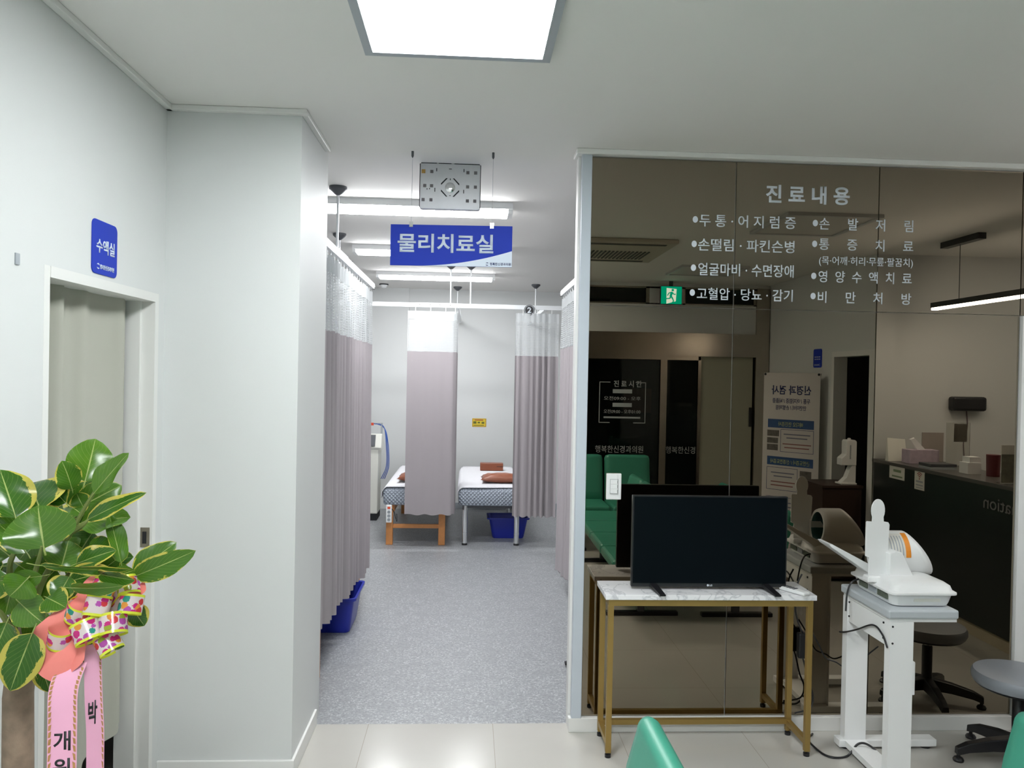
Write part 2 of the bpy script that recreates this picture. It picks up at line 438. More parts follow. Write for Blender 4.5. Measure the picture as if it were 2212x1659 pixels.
def strokes(O, U, V, lines, m, parent, name='text_lines', th=.0008):
    """unreadable small print: thin printed bars (x, y, w, h) on a plane"""
    bm = B()
    for x, y, w_, h_ in lines:
        prism(bm, [(x, y), (x+w_, y), (x+w_, y+h_), (x, y+h_)], O, U, V, 0, th)
    return obj(name, bm, m, parent)
def swirl_logo(O, U, V, s, m, parent):
    bm = B()
    for k in (0, 1):
        a0 = 200+180*k
        outer = [(s*.5*math.cos(math.radians(a0+t*13)), s*.5*math.sin(math.radians(a0+t*13))) for t in range(11)]
        inner = [(s*(.5-.24*math.sin(PI*t/10))*math.cos(math.radians(a0+t*13)), s*(.5-.24*math.sin(PI*t/10))*math.sin(math.radians(a0+t*13))) for t in range(9, 0, -1)]
        prism(bm, outer+inner, O, U, V, 0, .0012)
    return obj('logo', bm, m, parent)

# ================================================================== SETTING
CZ = 2.79
XL = -1.265          # left wall face
YM = 3.755           # mirror face
XR = 3.41            # reception wall / desk front
# floors and ceiling
struct('floor_lobby', boxes((-3.0, -1.45, -.06, 5.6, 3.835, 0)), TILE)
struct('floor_therapy', boxes((-3.0, 3.835, -.06, 3.0, 10.3, -.001)), VINYL)
struct('floor_hallway', boxes((-1.6, -4.2, -.06, 5.6, -1.45, -.002)), HALL)
struct('ceiling', boxes((-3.0, -4.2, CZ, 5.6, 10.3, CZ+.08)), CEIL)
# left wall with the door opening
DY0, DY1, DZ = 2.441, 3.238, 1.976
struct('wall_left', boxes((XL-.13, -1.3, 0, XL, DY0, CZ), (XL-.13, DY0, DZ, XL, DY1, CZ), (XL-.13, DY1, 0, XL, 3.84, CZ)), WALL)
struct('wall_corner', boxes((XL, 3.335, 0, -.715, 3.835, CZ)), WALL)
struct('wall_infusion_room', boxes((-3.0, 3.835, 0, -.716, 3.95, CZ), (-3.0, .9, 0, -2.9, 3.835, CZ), (-2.9, .9, 0, XL-.13, 1.0, CZ)), WALL)
# therapy room shell
struct('wall_back', boxes((-3.0, 10.05, 0, 3.0, 10.15, CZ), (-3.0, 10.0, 0, -.775, 10.05, CZ)), WALL)
struct('wall_therapy_left', boxes((-3.0, 3.95, 0, -2.9, 10.05, CZ)), WALL)
struct('wall_therapy_right', boxes((2.6, 3.85, 0, 2.7, 10.05, CZ)), WALL)
# partition that carries the mirror
struct('wall_right', boxes((.535, YM+.012, 0, 2.715, 3.835, CZ-.026), (2.715, YM+.012, 2.05, 5.2, 3.835, CZ-.026), (3.55, YM+.012, 0, 5.2, 3.835, 2.05)), TRIM)
mir = [ (.570, 1.2715), (1.2745, 1.984), (1.987, 2.7145) ]
wm = B()
g = .0012
for x0, x1 in mir + [(2.717, 3.95), (3.953, 5.18)]:
    box(wm, x0+g, YM, 2.052, x1-g, YM+.010, 2.760)
for x0, x1 in mir + [(3.60, 5.18)]:
    box(wm, x0+g, YM, .072, x1-g, YM+.010, 2.0495)
MIRR = struct('wall_mirror', wm, MIRROR)
MIRR['label'] = 'dark bronze mirror panels covering the wall right of the opening'
struct('trim_1', boxes((.519, 3.732, .068, .567, 3.775, 2.765)), POST, bevel=.002)               # pale post at the mirror's left edge
struct('trim_2', boxes((.507, 3.775, .07, .535, 3.84, CZ)), TRIM)
# crown trims
struct('trim_3', boxes((XL, -1.3, CZ-.022, XL+.028, 3.335, CZ), (XL, 3.305, CZ-.022, -.69, 3.335, CZ), (-.715, 3.335, CZ-.022, -.69, 3.86, CZ)), TRIM, bevel=.004)
struct('trim_4', boxes((.49, 3.715, CZ-.026, 5.2, 3.84, CZ)), TRIM, bevel=.004)
# baseboards
struct('baseboard_left', boxes((XL, 3.322, 0, -.703, 3.335, .075), (-.715, 3.335, 0, -.703, 3.835, .075), (XL, -1.3, 0, XL+.012, DY0-.06, .075)), TRIM, bevel=.003)
struct('baseboard_right', boxes((.507, 3.732, 0, 2.712, YM+.012, .069), (.507, YM+.012, 0, .535, 3.835, .069)), TRIM, bevel=.003)
struct('baseboard_back', boxes((-.775, 10.035, 0, 2.6, 10.05, .08)), GREYPL)
# door casing in the left wall
dc = B()
box(dc, XL-.129, DY1-.004, 0, XL+.003, DY1+.03, DZ+.03)
box(dc, XL-.129, DY1-.020, 0, XL-.05, DY1-.004, DZ-.004)
box(dc, XL-.129, DY0-.03, 0, XL+.0005, DY0+.003, DZ+.03)
box(dc, XL-.129, DY0+.003, DZ-.004, XL+.003, DY1-.004, DZ+.03)
d1 = struct('door_1', dc, TRIM)
obj('strike_plate', boxes((XL-.042, DY1-.006, .985, XL-.006, DY1-.0038, 1.065)), STEEL, d1)
obj('latch_hole', boxes((XL-.034, DY1-.0068, 1.0, XL-.018, DY1-.0058, 1.048)), DARK, d1)
# white door set into the mirror wall, right of frame
wd = struct('door_2', boxes((2.718, 3.735, .0, 3.548, 3.775, 2.047)), WHITE, bevel=.002)
wd['label'] = 'white door in the mirror wall at the right edge'
hb = B(); tube(hb, [(3.48, 3.735, 1.0), (3.48, 3.69, 1.0), (3.38, 3.69, 1.0)], .009); obj('door_handle', hb, CHROME, wd, smooth=True)

# reception side (seen in the mirror)
struct('wall_reception', boxes((XR, -1.3, 0, XR+.12, .322, CZ), (XR, .322, 1.945, XR+.12, .977, CZ), (XR, .977, 0, XR+.12, 1.064, CZ),
       (XR+.12, .95, 0, 5.2, 1.064, CZ), (5.2, .95, 0, 5.3, 3.835, CZ)), WALL)
struct('wall_dark_room', boxes((XR+1.2, -.6, 0, XR+1.25, .95, CZ), (XR+.12, -.65, 0, XR+1.25, -.6, CZ)), HALL)
dc = B()
box(dc, XR-.006, .277, 0, XR+.121, .326, 1.99); box(dc, XR-.006, .973, 0, XR+.121, 1.062, 1.99); box(dc, XR-.006, .326, 1.941, XR+.121, .973, 1.99)
struct('door_3', dc, TRIM)
# entrance wall behind the camera
struct('wall_entrance', boxes((-1.4, -1.42, 2.23, 3.41, -1.3, 2.55), (-1.4, -1.42, 2.75, 3.41, -1.3, CZ), (-1.4, -1.42, 0, .9, -1.3, CZ), (2.02, -1.42, 2.55, 2.40, -1.3, 2.75)), WALL)
ew = B()
box(ew, .9, -1.40, 1.97, 3.25, -1.27, 2.23)
entry = struct('door_4', ew, STEEL)
entry['label'] = 'glass entrance door with steel header, seen in the mirror'
obj('column', boxes((3.25, -1.40, 0, 3.40, -1.27, 2.75)), STEEL, entry)
fr = B()
box(fr, 2.165, -1.36, .0, 2.24, -1.30, 1.97); box(fr, .9, -1.36, 1.925, 2.63, -1.31, 1.97); box(fr, 2.60, -1.36, 0, 2.635, -1.31, 1.97); box(fr, 1.28, -1.36, 0, 1.31, -1.31, 1.97)
obj('door_frame', fr, STEEL, entry)
obj('glass_pane', boxes((.9, -1.345, 0.02, 2.165, -1.337, 1.925)), GLASS, entry)
obj('glass_pane', boxes((2.24, -1.345, 0.02, 2.60, -1.337, 1.925)), GLASS, entry)
obj('frosted_leaf', boxes((2.635, -1.345, 0.02, 3.235, -1.325, 1.97)), FROST, entry)
obj('pull_handle', boxes((3.20, -1.325, 1.18, 3.232, -1.305, 1.40)), BLACK, entry)
tw = B()
for x0, x1 in ((.9, .93), (1.98, 2.02), (2.40, 2.43), (3.22, 3.25)): box(tw, x0, -1.36, 2.55, x1, -1.3, 2.75)
box(tw, .9, -1.36, 2.55, 3.25, -1.3, 2.565); box(tw, .9, -1.36, 2.73, 3.25, -1.3, 2.75)
win = struct('window_1', tw, STEEL)
obj('pane', boxes((.93, -1.345, 2.565, 1.98, -1.337, 2.73)), GLASS, win)
obj('pane', boxes((2.43, -1.345, 2.565, 3.22, -1.337, 2.73)), GLASS, win)
struct('wall_hallway', boxes((-1.6, -4.2, 0, 5.6, -4.1, CZ), (-1.6, -4.1, 0, -1.5, -1.45, CZ), (5.5, -4.1, 0, 5.6, -1.45, CZ), (3.41, -1.45, 0, 5.5, -1.35, CZ)), HALL)
# lettering on the entrance glass (reads the right way round in the mirror)
GY = -1.334
Ux, Vz = (1, 0, 0), (0, 0, 1)
lettering('진 료 시 간', (1.64, GY, 1.605), Ux, Vz, .32, .075, LETTERDIM, entry, name='opening_hours')
fm = []
for x0, z0, x1, z1 in ((1.475, 1.20, 1.483, 1.66), (2.0, 1.20, 2.008, 1.66), (1.475, 1.655, 1.60, 1.663), (1.89, 1.655, 2.008, 1.663), (1.475, 1.197, 1.60, 1.205), (1.87, 1.197, 2.008, 1.205)):
    fm.append((x0-1.4, z0-1.1, x1-x0, z1-z0))
strokes((1.4, GY, 1.1), Ux, Vz, fm, LETTERDIM, entry, 'opening_hours_frame')
lettering('오전09:00 - 오후', (1.53, GY, 1.455), Ux, Vz, .42, .045, LETTERDIM, entry, name='opening_hours', bold=.0)
lettering('오전09:00 - 오후01:00', (1.53, GY, 1.305), Ux, Vz, .42, .045, LETTERDIM, entry, name='opening_hours', bold=.0)
strokes((1.4, GY, 1.1), Ux, Vz, [(.23, .435, .22, .045), (.23, .28, .22, .045), (.13, .15, .42, .02)], LETTERDIM, entry, 'opening_hours_bars')
lettering('행복한신경과의원', (1.44, GY, .86), Ux, Vz, .55, .08, LETTERDIM, entry, name='clinic_name', bold=.0)
lettering('행복한신경', (2.25, GY, .86), Ux, Vz, .34, .08, LETTERDIM, entry, name='clinic_name', bold=.0)

# ------------------------------------------------------------------ lettering on the mirror wall
LT = [('진 료 내 용', 1.421, 1.838, 2.567, 2.656, .028), ('두 통 · 어 지 럼 증', 1.097, 1.572, 2.443, 2.503, .008), ('손떨림 · 파킨슨병', 1.093, 1.568, 2.326, 2.386, .008),
      ('얼굴마비 · 수면장애', 1.096, 1.567, 2.207, 2.268, .008), ('고혈압 · 당뇨 · 감기', 1.092, 1.565, 2.090, 2.149, .008), ('손     발     저     림', 1.689, 2.160, 2.445, 2.504, .008),
      ('통     증     치     료', 1.690, 2.163, 2.347, 2.404, .008), ('(목·어깨·허리·무릎·팔꿈치)', 1.692, 2.163, 2.268, 2.317, .004),
      ('영  양  수  액  치  료', 1.691, 2.159, 2.189, 2.246, .008), ('비     만     처     방', 1.690, 2.159, 2.089, 2.146, .008)]
for t, x0, x1, z0, z1, b in LT:
    lettering(t, (x0, YM-.0004, z0), Ux, Vz, x1-x0, z1-z0, LETTER, MIRR, bold=b)
bl = B()
for x, z in ((1.076,2.476),(1.073,2.358),(1.072,2.243),(1.069,2.123),(1.669,2.476),(1.668,2.375),(1.667,2.219),(1.666,2.121)):
    prism(bl, [(.0128*math.cos(i*PI/10), .0158*math.sin(i*PI/10)) for i in range(20)], (x, YM-.0004, z), Ux, Vz, 0, .0012)
obj('lettering_bullets', bl, LETTER, MIRR)

# ================================================================== LIGHTS
def ceiling_panel(x0, y0, x1, y1, lit, label):
    t = thing('ceiling_light_panel', label, 'ceiling light', ((x0+x1)/2, (y0+y1)/2, CZ), 0, None)
    cx, cy = (x0+x1)/2, (y0+y1)/2; a, b = (x1-x0)/2, (y1-y0)/2; f = .028
    bm = boxes((-a, -b, -.022, -a+f, b, -.0005), (a-f, -b, -.022, a, b, -.0005), (-a+f, -b, -.022, a-f, -b+f, -.0005), (-a+f, b-f, -.022, a-f, b, -.0005))
    obj('frame', bm, GREYPL if lit else BOXMETAL, t)
    obj('diffuser', boxes((-a+f, -b+f, -.014, a-f, b-f, -.004)), {True: PANELLIT, False: PANELOFF, 'dim': FILLDIM, 'rear': FILLREAR}[lit], t)
ceiling_panel(-.368, 1.99, .254, 2.676, True, 'lit square ceiling light panel at the top of the picture above the lobby')
ceiling_panel(-.368, -.50, .254, .18, 'rear', 'added lit ceiling panel, unseen behind the camera, brightening lobby and reception wall')  # unseen panel added for more light in lobby and on reception wall
ceiling_panel(2.02, 1.87, 2.65, 2.57, False, 'unlit square ceiling panel seen in the mirror behind the lettering')
ceiling_panel(1.99, -.47, 2.64, .17, False, 'unlit square ceiling panel near the entrance seen in the mirror')
def bar_light(y, label):
    t = thing('ceiling_bar_light', label, 'ceiling light', (-.375, y, CZ), 0, 'bar lights of the treatment room')
    L, wd_ = .63, .10
    obj('housing', boxes((-L, -wd_, -.040, L, wd_, -.0005)), WHITE, t)
    obj('end_cap', boxes((-L, -wd_+.012, -.066, -L+.03, wd_-.012, -.040)), WHITE, t); obj('end_cap', boxes((L-.03, -wd_+.012, -.066, L, wd_-.012, -.040)), WHITE, t)
    bm = B()
    prism(bm, [(-wd_+.010, -.041), (-wd_+.020, -.066), (wd_-.020, -.066), (wd_-.010, -.041)], (-L+.03, 0, 0), (0, 1, 0), (0, 0, 1), 0, 2*L-.06)
    obj('diffuser', bm, BARLIT, t)
bar_light(5.04, 'nearest lit bar light on the treatment room ceiling, behind the metal plate')
bar_light(6.80, 'middle lit bar light half hidden by the blue hanging sign')
bar_light(8.50, 'farthest lit bar light under the blue hanging sign')
ceiling_panel(4.2, 2.0, 4.82, 2.62, 'dim', 'added lit ceiling panel brightening the reception recess, outside the mirror view')  # unseen panel added to brighten the reception recess
# pendant over the reception desk
t = thing('pendant_lamp', 'long slim lit pendant lamp over the reception desk, seen in the mirror', 'lamp', (3.62, 2.15, 0))
obj('housing', boxes((-.025, -.62, 2.30, .025, .85, 2.34)), BLACK, t)
obj('light_strip', boxes((-.022, -.61, 2.283, .022, .84, 2.30)), PENDLIT, t)
obj('canopy', boxes((-.03, -.5, CZ-.045, .03, -.05, CZ-.0005)), BLACK, t)
for y, z in ((-.3, CZ-.04), (.55, CZ-.001)):
    cb = B(); tube(cb, [(0, y, z), (0, y, 2.34)], .0025, 6); obj('cable', cb, BLACK, t)
# ceiling air conditioner (mirror)
t = thing('ceiling_air_conditioner', 'wide ceiling air conditioner cassette with slatted grille, seen in the mirror', 'air conditioner', (1.13, .95, CZ))
obj('casing', boxes((-.48, -.52, -.035, .48, .52, -.0005)), mat('beige_casing', (.52, .48, .40), .5), t, bevel=.008)
gr = B()
for i in range(22): box(gr, -.36+i*.033, -.30, -.041, -.345+i*.033, .10, -.0352)
box(gr, -.40, -.46, -.038, .40, -.40, -.0352); box(gr, -.40, .40, -.038, .40, .46, -.0352)
obj('grille', gr, mat('grille_dark_grey', (.09, .085, .08), .6), t)  # grille bars in one even dark grey
# smoke detector
t = thing('smoke_detector', 'small round smoke detector on the far treatment room ceiling', 'smoke detector', (-1.05, 9.6, CZ))
bm = B(); lathe(bm, [(.055, -.012), (.055, -.0005)]); obj('base', bm, DARK, t, smooth=True)
bm = B(); lathe(bm, [(.01, -.05), (.03, -.045), (.045, -.012)]); obj('sensor_head', bm, WHITE, t, smooth=True)

# ================================================================== SIGNS
# blue hanging sign
t = thing('hanging_sign', 'blue hanging sign reading 물리치료실 on two wires at the opening', 'sign', (-.099, 3.86, 0), -math.radians(3.6))
hw = .297; z0, z1 = 2.233, 2.432
obj('board', boxes((-hw, -.004, z0, hw, .004, z1)), SIGNBLUE, t)
cv = [(hw, z0), (hw, z0+.078)]
for i in range(1, 21):
    s_ = i/20; cv.append((hw-.46*s_, z0+.078*(1-s_)**1.9))
obj('white_corner', prism(B(), cv[1:]+[cv[0]], (0, -.0042, 0), Ux, Vz, 0, .0008), SIGNPALE, t)
lettering('물리치료실', (-.262, -.0045, 2.297), Ux, Vz, .468, .092, SIGNPALE, t, bold=.022)
lettering('행복한신경과의원', (.190, -.0055, 2.239), Ux, Vz, .102, .0145, INK, t, name='clinic_name', bold=.012)
swirl_logo((.177, -.0055, 2.246), Ux, Vz, .016, INK, t)
for x in (-.197, .197):
    obj('clip', boxes((x-.009, -.008, z1-.012, x+.009, .008, z1+.014)), CHROME, t)
    bm = B(); tube(bm, [(x, 0, z1+.014), (x, 0, CZ-.03)], .0011, 6); obj('wire', bm, BOXMETAL, t)
    bm = B(); lathe(bm, [(.002, -.032), (.006, -.024), (.006, -.0005)], (x, 0, CZ), 12); obj('wire_anchor', bm, DGREY, t, smooth=True)
# metal plate on the ceiling
t = thing('ceiling_plate', 'grey metal backing plate with square knockouts hung from the ceiling above the blue sign', 'metal plate', (-.116, 4.09, CZ))
pb = B()
prism(pb, rrect(.312, .236, .012), (-.156, -.02, -.237), Ux, Vz, -.034, 0)
obj('casing', pb, BOXMETAL, t, bevel=.003)
rim = B()
for a in ((-.157, -.0215, -.232, -.1535, -.0195, -.006), (.1535, -.0215, -.232, .157, -.0195, -.006), (-.15, -.0215, -.0035, -.07, -.0195, -.0005), (-.06, -.0215, -.0035, .005, -.0195, -.0005), (.02, -.0215, -.0035, .15, -.0195, -.0005)): box(rim, *a)
obj('rim_gap', rim, DARK, t)
KN = mat('knockout_grey', (.16, .15, .15), .6, var=.3, scale=150)
for x, z in ((-.095,-.045),(.09,-.045),(.13,-.045),(-.095,-.118),(-.13,-.118),(.09,-.118),(.13,-.118),(-.137,-.19),(-.097,-.19),(.09,-.19),(.128,-.19)):
    obj('knockout', boxes((x-.008, -.0215, z-.008, x+.008, -.0198, z+.008)), KN, t)
for x, z, w_, h_ in ((-.07,-.035,.004,.016),(.07,-.035,.004,.016),(0,-.029,.014,.003),(-.078,-.138,.004,.02),(.07,-.143,.004,.018),(0,-.082,.004,.008),(0,-.166,.007,.003),(-.118,-.135,.004,.006),(-.105,-.133,.004,.006)):
    obj('slot', boxes((x-w_/2, -.0216, z-h_/2, x+w_/2, -.0198, z+h_/2)), DARK, t)
for sx, sz in ((-1,1),(1,1),(-1,-1),(1,-1)):
    c = [(.013,.047),(.021,.047),(.047,.020),(.047,.012),(.042,.016),(.018,.042)]
    pts = [(sx*x, sz*y) for x, y in c]
    if sx*sz < 0: pts = pts[::-1]
    obj('curved_slot', prism(B(), pts, (0, -.0198, -.124), Ux, Vz, 0, .0018), DARK, t)
obj('sticker', boxes((-.147, -.0214, -.055, -.128, -.0198, -.035)), mat('amber_sticker', (.45, .27, .06), .5, var=.4, scale=90), t)
bm = B(); lathe(bm, [(.026, 0), (.026, .003), (.02, .006), (.005, .007)], (0,0,0), 24)
bm.transform(Matrix.Translation((0, -.0195, -.124)) @ Matrix.Rotation(PI/2, 4, 'X')); obj('lens', bm, CHROME, t, smooth=True)

# room sign on the left wall: faces +X, text runs along +Y
def room_sign(name, O, U, N, text, label):
    t = thing(name, label, 'sign', O)
    pts = rrect(.186, .183, .022)
    obj('board', prism(B(), pts, (0, 0, 0), U, Vz, 0, .004), SIGNBLUE, t, bevel=.001)
    off = Vector(N)*.0042
    if text: lettering(text, off+Vector(U)*.028+Vector((0,0,.072)), U, Vz, .135, .048, SIGNPALE, t, bold=.02)
    else: strokes(off, U, Vz, [(.03,.078,.035,.008),(.03,.100,.035,.008),(.075,.078,.035,.008),(.075,.100,.035,.008),(.12,.078,.035,.008),(.12,.100,.035,.008)], SIGNPALE, t, 'print')
    lettering('행복한신경과의원', off+Vector(U)*.055+Vector((0,0,.018)), U, Vz, .105, .016, SIGNPALE, t, name='clinic_name', bold=.012)
    swirl_logo(off+Vector(U)*.042+Vector((0,0,.026)), U, Vz, .02, SIGNPALE, t)
room_sign('room_sign', (XL, 2.698, 2.021), (0, 1, 0), (1, 0, 0), '수액실', 'blue rounded room sign reading 수액실 above the curtained doorway')
room_sign('room_sign', (XR, .06, 1.846), (0, -1, 0), (-1, 0, 0), None, 'blue room sign beside the dark doorway, seen in the mirror')
tag(obj('adhesive_strip', boxes((XL, 2.258, 1.985, XL+.004, 2.278, 2.017)), GREYPL, None), 'small pale plastic strip stuck on the wall left of the doorway', 'strip')
# yellow notice on the far wall
t = thing('notice_sticker', 'small yellow notice with red border on the far treatment room wall', 'notice', (.05, 10.049, 1.05))
obj('sheet', boxes((0, -.002, 0, .18, 0, .108)), YELLOW, t)
strokes((0, -.0022, 0), Ux, Vz, [(.005,.004,.17,.004),(.005,.1,.17,.004),(.005,.004,.004,.1),(.171,.004,.004,.1),(.03,.082,.11,.012)], INKRED, t, 'red_print')
strokes((0, -.0022, 0), Ux, Vz, [(.015,.04,.04,.03),(.07,.045,.03,.02),(.12,.04,.035,.024),(.02,.016,.13,.008)], mat('olive_print', (.12,.13,.02), .6), t, 'symbols')
# exit sign in the mirror
t = thing('exit_sign', 'green lit emergency exit sign with running figure, seen in the mirror', 'exit sign', (2.214, -1.1, 2.533))
obj('housing', boxes((-.119, -.03, 0, .119, .012, .2)), DGREY, t)
obj('hanger', boxes((-.02, -.02, .2, .02, 0, CZ-2.533-.0005)), DGREY, t)
obj('lit_face', boxes((-.115, .012, .004, .115, .016, .196)), EXITGREEN, t)
Of = (-.115, .0165, .004)
obj('doorway_symbol', prism(B(), [(.06,0),(.165,.03),(.172,.165),(.06,.175)], (-.115, .0182, .004), Ux, Vz, 0, .001), EXITWHITE, t)
rf = B()
def seg(a, b, w_):
    a, b = Vector((a[0], a[1])), Vector((b[0], b[1])); d = (b-a).normalized(); n = Vector((-d.y, d.x))*w_/2
    prism(rf, [tuple(a-n), tuple(b-n), tuple(b+n), tuple(a+n)], (-.115, .0198, .004), Ux, Vz, 0, .001)
prism(rf, [(.128+.014*math.cos(i*PI/8), .152+.014*math.sin(i*PI/8)) for i in range(16)], (-.115, .0198, .004), Ux, Vz, 0, .001)
for a, b, w_ in (((.122,.132),(.105,.085),.026),((.118,.128),(.085,.118),.012),((.085,.118),(.07,.09),.011),((.122,.128),(.142,.105),.012),((.142,.105),(.162,.108),.011),
               ((.105,.088),(.100,.06),.016),((.100,.06),(.055,.056),.012),((.11,.088),(.13,.055),.016),((.13,.055),(.14,.03),.013),((.14,.03),(.122,.012),.011)): seg(a, b, w_)
obj('running_figure', rf, EXITGREEN, t)

# ================================================================== CURTAINS AND RAILS
def curtain_sheet(path, z_top, z_bot, amp, wl, seed, nz=10, amp_top=.5, flare=1.0, step=.012):
    """wavy sheet along a plan path; z_bot may be a pair (start, end). returns bmesh with uv in metres"""
    rnd = random.Random(seed)
    P = [Vector((p[0], p[1])) for p in path]
    S = [0.0]
    for a, b in zip(P, P[1:]): S.append(S[-1]+(b-a).length)
    Lc = S[-1]; n = max(8, int(Lc/step))
    ph = [rnd.uniform(0, 6.28) for _ in range(4)]
    zb = z_bot if isinstance(z_bot, (tuple, list)) else (z_bot, z_bot)
    zt = z_top if isinstance(z_top, (tuple, list)) else (z_top, z_top)
    bm = B(); uv = bm.loops.layers.uv.new('UVMap')
    grid = []; uvs = []
    for i in range(n+1):
        s = Lc*i/n
        k = max(j for j in range(len(S)-1) if S[j] <= s+1e-9)
        d = (P[k+1]-P[k]).normalized(); p = P[k]+d*(s-S[k]); nrm = Vector((-d.y, d.x))
        f = s/Lc
        phase = 2*PI*s/wl + .9*math.sin(2*PI*s/(wl*4.3)+ph[0]) + .5*math.sin(2*PI*s/(wl*2.1)+ph[1])
        wv = math.sin(phase) + .3*math.sin(2*phase+ph[2])
        A = amp*(.75+.35*math.sin(2*PI*s/(wl*5.7)+ph[3]))
        col = []; cu = []
        for j in range(nz+1):
            q = j/nz
            z = (zt[0]+(zt[1]-zt[0])*f)*(1-q) + (zb[0]+(zb[1]-zb[0])*f)*q
            a = A*(amp_top+(1-amp_top)*q)*(1+(flare-1)*q)
            a2 = a*wv + .25*A*q*math.sin(3.1*q+phase*.5)
            if j == nz: z += .006*math.sin(phase+.7)
            col.append(bm.verts.new((p.x+nrm.x*a2, p.y+nrm.y*a2, z)))
            cu.append((s*1.35, z))
        grid.append(col); uvs.append(cu)
    for i in range(n):
        for j in range(nz):
            f_ = bm.faces.new((grid[i][j], grid[i+1][j], grid[i+1][j+1], grid[i][j+1]))
            for l, (a, b) in zip(f_.loops, ((i, j), (i+1, j), (i+1, j+1), (i, j+1))): l[uv].uv = uvs[a][b]
            f_.smooth = True
    return bm
def privacy_curtain(path, label, zt, zm, zb, amp, wl, seed, group='privacy curtains'):
    t = thing('privacy_curtain', label, 'curtain', (path[0][0], path[0][1], 0), 0, group)
    lp = [(x-path[0][0], y-path[0][1]) for x, y in path]
    amp_m = amp*.55
    obj('heading_tape', curtain_sheet(lp, zt, zt-.085, amp*.5, wl, seed, 2, 1.0), HEADING, t)
    obj('net_panel', curtain_sheet(lp, zt-.085, zm, amp*.75, wl, seed, 6, .67), NET, t)
    o = obj('fabric_panel', curtain_sheet(lp, zm, zb, amp*1.0, wl, seed, 14, .75, 1.15), FABRIC, t)
    P = [Vector(p) for p in lp]
    for a, b in zip(P, P[1:]):
        L_ = (b-a).length; n = max(1, int(L_/.11))
        for i in range(n):
            q = a+(b-a)*((i+.5)/n); obj('hook', boxes((q.x-.003, q.y-.003, zt-.02, q.x+.003, q.y+.003, RZ-.0005)), WHITE, t)
    return t
RZ = 2.362     # underside of the rails
def rail(path, label, posts, couplers, group='curtain rails'):
    t = thing('curtain_rail', label, 'curtain rail', (path[0][0], path[0][1], 0), 0, group)
    o = Vector((path[0][0], path[0][1]))
    bm = B()
    for a, b in zip(path, path[1:]):
        a, b = Vector(a)-o, Vector(b)-o
        d = (b-a).normalized(); n = Vector((-d.y, d.x))*.016
        a2, b2 = a-d*.016, b+d*.016
        hexa(bm, [(*(a2-n), RZ), (*(b2-n), RZ), (*(b2+n), RZ), (*(a2+n), RZ), (*(a2-n), RZ+.042), (*(b2-n), RZ+.042), (*(b2+n), RZ+.042), (*(a2+n), RZ+.042)])
        m_ = n*1.06
        hexa(bm, [(*(a2-m_), RZ+.018), (*(b2-m_), RZ+.018), (*(b2+m_), RZ+.018), (*(a2+m_), RZ+.018), (*(a2-m_), RZ+.03), (*(b2-m_), RZ+.03), (*(b2+m_), RZ+.03), (*(a2+m_), RZ+.03)])
    obj('rail', bm, ALU, t)
    for x, y in posts:
        x -= o.x; y -= o.y
        bm = B(); tube(bm, [(x, y, RZ+.042), (x, y, CZ-.05)], .008, 10); obj('hanger_rod', bm, ALU, t, smooth=True)
        bm = B(); lathe(bm, [(.008, -.052), (.02, -.044), (.052, -.016), (.052, -.0005)], (x, y, CZ), 24); obj('ceiling_cone', bm, DGREY, t, smooth=True)
    for (x0, y0), (x1, y1) in couplers:
        bm = B(); a, b = Vector((x0, y0))-o, Vector((x1, y1))-o; d = (b-a).normalized(); n = Vector((-d.y, d.x))*.019
        hexa(bm, [(*(a-n), RZ+.004), (*(b-n), RZ+.004), (*(b+n), RZ+.004), (*(a+n), RZ+.004), (*(a-n), RZ+.044), (*(b-n), RZ+.044), (*(b+n), RZ+.044), (*(a+n), RZ+.044)])
        obj('coupler', bm, WHITE, t)
        for q in (.12, .38, .62, .88):
            p = a+(b-a)*q
            bm = B(); tube(bm, [(*(p-n*1.05), RZ+.024), (*(p+n*1.05), RZ+.024)], .004, 8); obj('screw', bm, DARK, t)
    return t
rail([(-.767, 3.96), (-.767, 6.22), (-2.88, 6.22)], 'white curtain rail along the left cubicle, turning the corner at its end', [(-.785, 4.66), (-1.03, 6.22)], [((-.767, 4.45), (-.767, 4.85))])
rail([(-2.88, 7.74), (.98, 7.74)], 'white curtain rail crossing the room in front of the two far beds', [(-.195, 7.74), (.0, 7.74), (-1.2, 7.74)], [((-.54, 7.74), (-.15, 7.74))])
rail([(-.125, 7.80), (-.125, 9.99)], 'short white curtain rail between the two far beds', [(-.16, 9.70)], [])
rail([(.745, 7.80), (.745, 10.03)], 'short white curtain rail right of the far right bed', [(.765, 9.25)], [])
rail([(.747, 3.86), (.747, 6.39), (2.58, 6.39)], 'white curtain rail of the right cubicle behind the pale post', [(.747, 4.7)], [])
privacy_curtain([(-.767, 3.97), (-.767, 6.19)], 'long mauve privacy curtain with white net top along the left cubicle', 2.335, 1.93, (.375, .20), .027, .115, 3)
privacy_curtain([(-.605, 7.70), (-.165, 7.70), (-.125, 7.74), (-.125, 8.30)], 'mauve privacy curtain drawn flat in front of the far left bed', 2.322, 1.928, .335, .006, .16, 11)
privacy_curtain([(.445, 7.70), (.87, 7.70)], 'mauve curtain in deep folds in front of the right end of the far right bed', 2.322, 1.905, .325, .032, .062, 21)
privacy_curtain([(.747, 4.9), (.747, 6.37)], 'mauve privacy curtain at the right edge of the opening beside the pale post', 2.335, 1.93, (.33, .13), .020, .11, 31)
